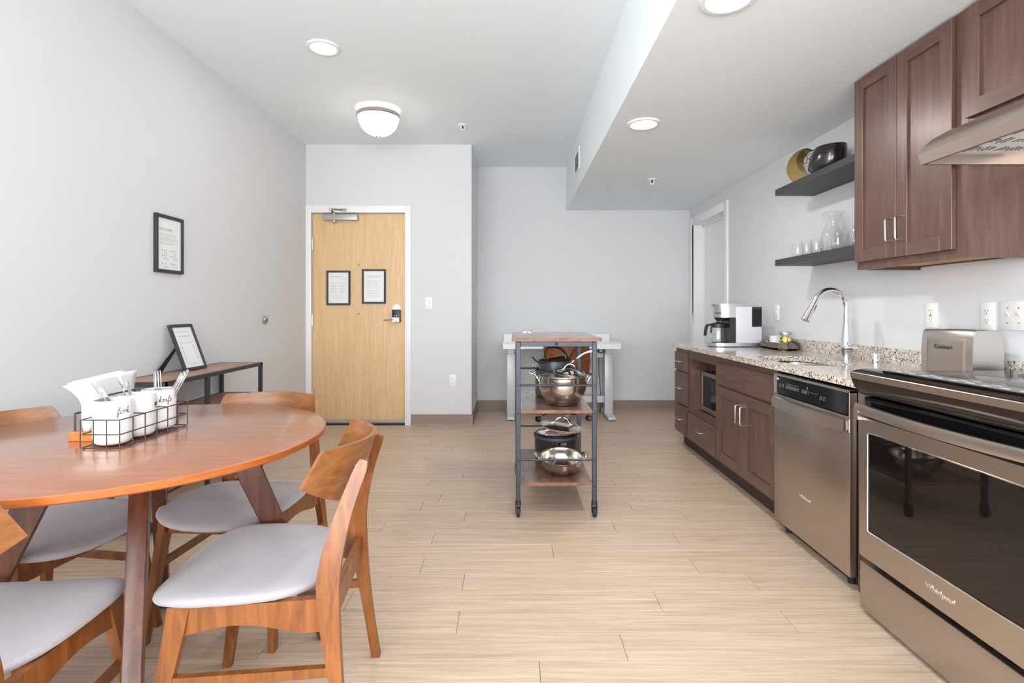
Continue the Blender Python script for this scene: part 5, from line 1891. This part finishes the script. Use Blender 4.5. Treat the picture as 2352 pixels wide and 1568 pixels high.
GL = {   # simple script strokes on a unit x-height
    'f': [[(0.05, 0.1), (0.35, 0.75), (0.62, 1.5), (0.55, 1.85), (0.38, 1.7), (0.33, 1.0), (0.26, 0.0), (0.18, -0.75), (0.30, -0.85), (0.42, -0.4), (0.36, 0.05), (0.62, 0.1), (0.85, 0.5)]],
    'o': [[(0.62, 0.95), (0.25, 0.9), (0.08, 0.45), (0.25, 0.03), (0.6, 0.1), (0.72, 0.55), (0.6, 0.93), (0.75, 0.8), (1.0, 0.85)]],
    'r': [[(0.0, 0.8), (0.22, 0.98), (0.26, 0.05), (0.28, 0.6), (0.5, 0.98), (0.75, 0.85), (0.78, 0.6)]],
    'k': [[(0.0, 0.2), (0.25, 1.1), (0.42, 1.85), (0.3, 1.8), (0.24, 0.9), (0.2, 0.0)], [(0.72, 1.0), (0.3, 0.5), (0.5, 0.35), (0.8, 0.02), (1.0, 0.15)]],
    'n': [[(0.0, 0.75), (0.15, 0.98), (0.18, 0.02), (0.25, 0.65), (0.5, 0.98), (0.62, 0.7), (0.62, 0.1), (0.85, 0.15)]],
    'i': [[(0.05, 0.5), (0.22, 0.95), (0.25, 0.15), (0.42, 0.05), (0.58, 0.4)], [(0.27, 1.38), (0.29, 1.44)]],
    'e': [[(0.0, 0.4), (0.55, 0.6), (0.5, 0.95), (0.2, 0.85), (0.1, 0.35), (0.35, 0.02), (0.75, 0.3)]],
    's': [[(0.0, 0.1), (0.35, 1.0), (0.42, 0.7), (0.62, 0.35), (0.45, 0.02), (0.15, 0.1), (0.6, 0.1), (0.8, 0.4)]],
    'p': [[(0.0, 0.5), (0.25, 0.98), (0.2, 0.0), (0.12, -0.85)], [(0.22, 0.6), (0.5, 0.98), (0.72, 0.6), (0.5, 0.05), (0.22, 0.2)]],
}
WD = {'f': 0.72, 'o': 0.92, 'r': 0.75, 'k': 0.95, 'n': 0.82, 'i': 0.5, 'e': 0.7, 's': 0.72, 'p': 0.85}
def script_on_cup(s, c, R, zc, ang0, unit, parent):
    bm = B()
    x = -sum(WD[k] for k in s) * unit / 2
    for k in s:
        for stroke in GL[k]:
            pts = smooth_pts([(p[0], p[1], 0) for p in stroke], 4)
            P = []
            for p in pts:
                ang_ = ang0 + (x + (p.x + 0.12 * p.y) * unit) / R
                P.append(Vector((c[0] + (R + 0.0002) * math.cos(ang_), c[1] + (R + 0.0002) * math.sin(ang_), zc + (p.y - 0.5) * unit)))
            tube(bm, P, 0.0007, 5)
        x += WD[k] * unit
    put('script_lettering', bm, 'ink_dark', parent)
cups = []
for (cy_, word, lab) in ((1.445, 'fork', 'white ceramic cup marked fork, nearest of three in caddy'),
                         (1.539, 'spoon', 'white ceramic cup between the fork and knife cups'),
                         (1.632, 'knife', 'white ceramic cup marked knife, farthest of three in caddy')):
    c = (-1.108, cy_, ZT + 0.0052)
    t = thing('utensil_cup', lab, 'cup', c, 'utensil cups in the caddy')
    prof = sp([(0.030, 0.0), (0.040, 0.004), (0.0455, 0.018), (0.046, 0.06), (0.0462, 0.116), (0.0455, 0.119)])
    put('cup_body', vessel(B(), c, prof, 0.0035, 40), 'ceramic_white', t, 45)
    ang = math.radians({'fork': -23, 'spoon': 30, 'knife': -34}[word])
    script_on_cup(word, c, 0.0462, c[2] + 0.090, ang, 0.0098, t)
    cups.append(c)

def utensil(name, label, cat, base, tip, width, group, kind, twist=0.0):
    """flatware: base is inside the cup, tip is the raised end"""
    base, tip = Vector(base), Vector(tip)
    d = (tip - base).normalized()
    L = (tip - base).length
    a, b = ring_frame(d)
    w_ = (a * math.cos(twist) + b * math.sin(twist))
    n_ = d.cross(w_).normalized()
    t = thing(name, label, cat, base, group)
    bm = B()
    if kind == 'flat':
        prof = [(0.0, 0.45), (0.3, 0.6), (0.75, 0.95), (0.97, 1.0), (1.0, 0.85)]
    else:
        prof = [(0.0, 0.9), (0.4, 0.55), (0.68, 0.4), (0.78, 0.55)]
    rings = []
    th = 0.0022
    for u, k in prof:
        p = base + d * (L * u)
        hw = width / 2 * k
        rings.append([p + w_ * hw + n_ * th / 2, p - w_ * hw + n_ * th / 2, p - w_ * hw - n_ * th / 2, p + w_ * hw - n_ * th / 2])
    loft(bm, rings)
    put('handle', bm, 'chrome', t)
    if kind == 'fork':
        p = base + d * (L * 0.78)
        for k in range(4):
            o = w_ * ((k - 1.5) * width * 0.30)
            bm = tube(B(), [p + o * 0.5 - d * 0.004, p + o + d * (L * 0.07), p + o + d * (L * 0.22)], [0.0016, 0.0014, 0.0008], 6)
            put('tine', bm, 'chrome', t)
    elif kind == 'spoon':
        bm = B()
        rings = []
        for i in range(9):
            u = i / 8
            hw = width * 0.75 * math.sin(math.pi * (0.08 + 0.9 * u)) + 0.0008
            p = base + d * (L * (0.77 + 0.23 * u)) + n_ * (0.004 * math.sin(math.pi * u))
            rings.append([p + w_ * hw, p + n_ * 0.003 , p - w_ * hw, p - n_ * 0.001 + n_ * 0.003])
        loft(bm, rings)
        put('bowl', bm, 'chrome', t)
    return t
g1 = 'forks in the nearest cup'
c = cups[0]
for k, (dx, dy, hx_, hy_, tw) in enumerate([(0.033, 0.004, -0.100, -0.004, 1.45), (0.033, 0.016, -0.086, 0.006, 1.5), (0.034, -0.008, -0.070, 0.006, 1.35)]):
    utensil('table_fork', ['steel fork leaning farthest left out of fork cup', 'steel fork in the middle of fork cup', 'steel fork standing rightmost in fork cup'][k], 'fork',
            (c[0] + dx, c[1] + dy, c[2] + 0.006), (c[0] + hx_ + dx, c[1] + hy_ + dy, c[2] + 0.162 - 0.012 * k), 0.017, g1, 'flat', tw)
c = cups[1]
for k, (dx, hx_) in enumerate([(-0.004, -0.044), (0.008, -0.030)]):
    utensil('serving_fork', ['steel utensil with tines up leaning left in middle cup', 'slim steel utensil standing right in middle cup'][k], 'fork',
            (c[0] + dx, c[1] + 0.006, c[2] + 0.006), (c[0] + hx_ + dx, c[1] - 0.012, c[2] + 0.178 - 0.02 * k), 0.012, 'utensils in the middle cup', 'fork' if k == 0 else 'flat', 0.2)
c = cups[2]
labs = ['steel knife handle upright in knife cup, leftmost', 'steel knife handle upright in knife cup, second from left', 'steel knife handle upright in knife cup, third from left']
for k in range(3):
    utensil('table_knife', labs[k], 'knife', (c[0] - 0.006 + 0.008 * k, c[1], c[2] + 0.006), (c[0] - 0.016 + 0.008 * k, c[1] + 0.002, c[2] + 0.174 + 0.002 * k), 0.015, 'knives in the farthest cup', 'flat', 0.9)
labs = ['steel knife leaning right out of knife cup, lowest', 'steel knife leaning right out of knife cup, middle one', 'steel knife leaning right out of knife cup, topmost']
for k in range(3):
    utensil('table_knife', labs[k], 'knife', (c[0] - 0.014 + 0.008 * k, c[1] + 0.004, c[2] + 0.02), (c[0] + 0.064 + 0.010 * k, c[1] + 0.012, c[2] + 0.168 + 0.005 * k), 0.014, 'knives in the farthest cup', 'flat', 0.9)

# napkin holder and napkins
nx0, nx1, ny0, ny1 = -1.262, -1.192, 1.478, 1.668
t = thing('napkin_holder', 'wooden napkin holder with black wire arm behind the caddy', 'napkin holder', ((nx0 + nx1) / 2, 1.573, ZT))
put('base', box(B(), nx0, nx1, ny0, ny1, ZT, ZT + 0.026, 0.002, 1), 'holder_wood', t)
bm = tube(B(), [(nx1 - 0.004, ny0 + 0.05, ZT + 0.024), (nx1 - 0.004, ny0 + 0.05, ZT + 0.122), (nx1 - 0.004, ny1 - 0.02, ZT + 0.122), (nx1 - 0.004, ny1 - 0.02, ZT + 0.024)], 0.003, 8)
put('wire_arm', bm, 'frame_black', t)
bm = tube(B(), [(nx0 + 0.004, ny0 + 0.02, ZT + 0.024), (nx0 + 0.004, ny0 + 0.02, ZT + 0.075), (nx0 + 0.004, ny1 - 0.02, ZT + 0.075), (nx0 + 0.004, ny1 - 0.02, ZT + 0.024)], 0.003, 8)
put('wire_arm', bm, 'frame_black', t)
NK = 7
order = ['at the very front of the holder', 'second from the front of the holder', 'third from the front of the holder', 'fourth from the front, mid-stack in the holder',
         'third from the back of the holder', 'second from the back of the holder', 'drooping at the very back of the holder']
for k in range(NK):
    u = k / (NK - 1)                       # 0 = back sheet (towards the wall), 1 = front sheet
    rings = []
    nz = 14
    for j in range(nz + 1):
        v = j / nz
        z = ZT + 0.0265 + 0.152 * v
        pinch = 0.010 + 0.030 * v ** 1.2 + 0.006 * math.sin(v * 7.0)
        x = (nx0 + nx1) / 2 + 0.006 + (u - 0.5) * pinch
        pts = []
        for i in range(9):
            w_ = i / 8
            yy = ny0 + 0.012 + (ny1 - ny0 - 0.016) * w_
            flare = max(0.0, v - 0.45) ** 1.5 * (1 - w_) ** 2 * (1.0 - 0.75 * u)
            pts.append(Vector((x - 0.055 * flare + 0.002 * math.sin(3.0 * w_ + k) * v, yy - 0.060 * flare, z - 0.050 * flare * (1 - u) + 0.003 * math.sin(2.2 * w_ + k) * v)))
        rings.append(pts)
    bm = loft(B(), rings, False, False, False)
    o = put('paper_napkin', bm, 'napkin_white', None, 60, ((nx0 + nx1) / 2, 1.573, ZT + 0.0265))
    md = o.modifiers.new('thick', 'SOLIDIFY'); md.thickness = 0.0018; md.offset = 0
    tag(o, 'white folded paper napkin ' + order[NK - 1 - k], 'napkin', 'paper napkins in the holder')
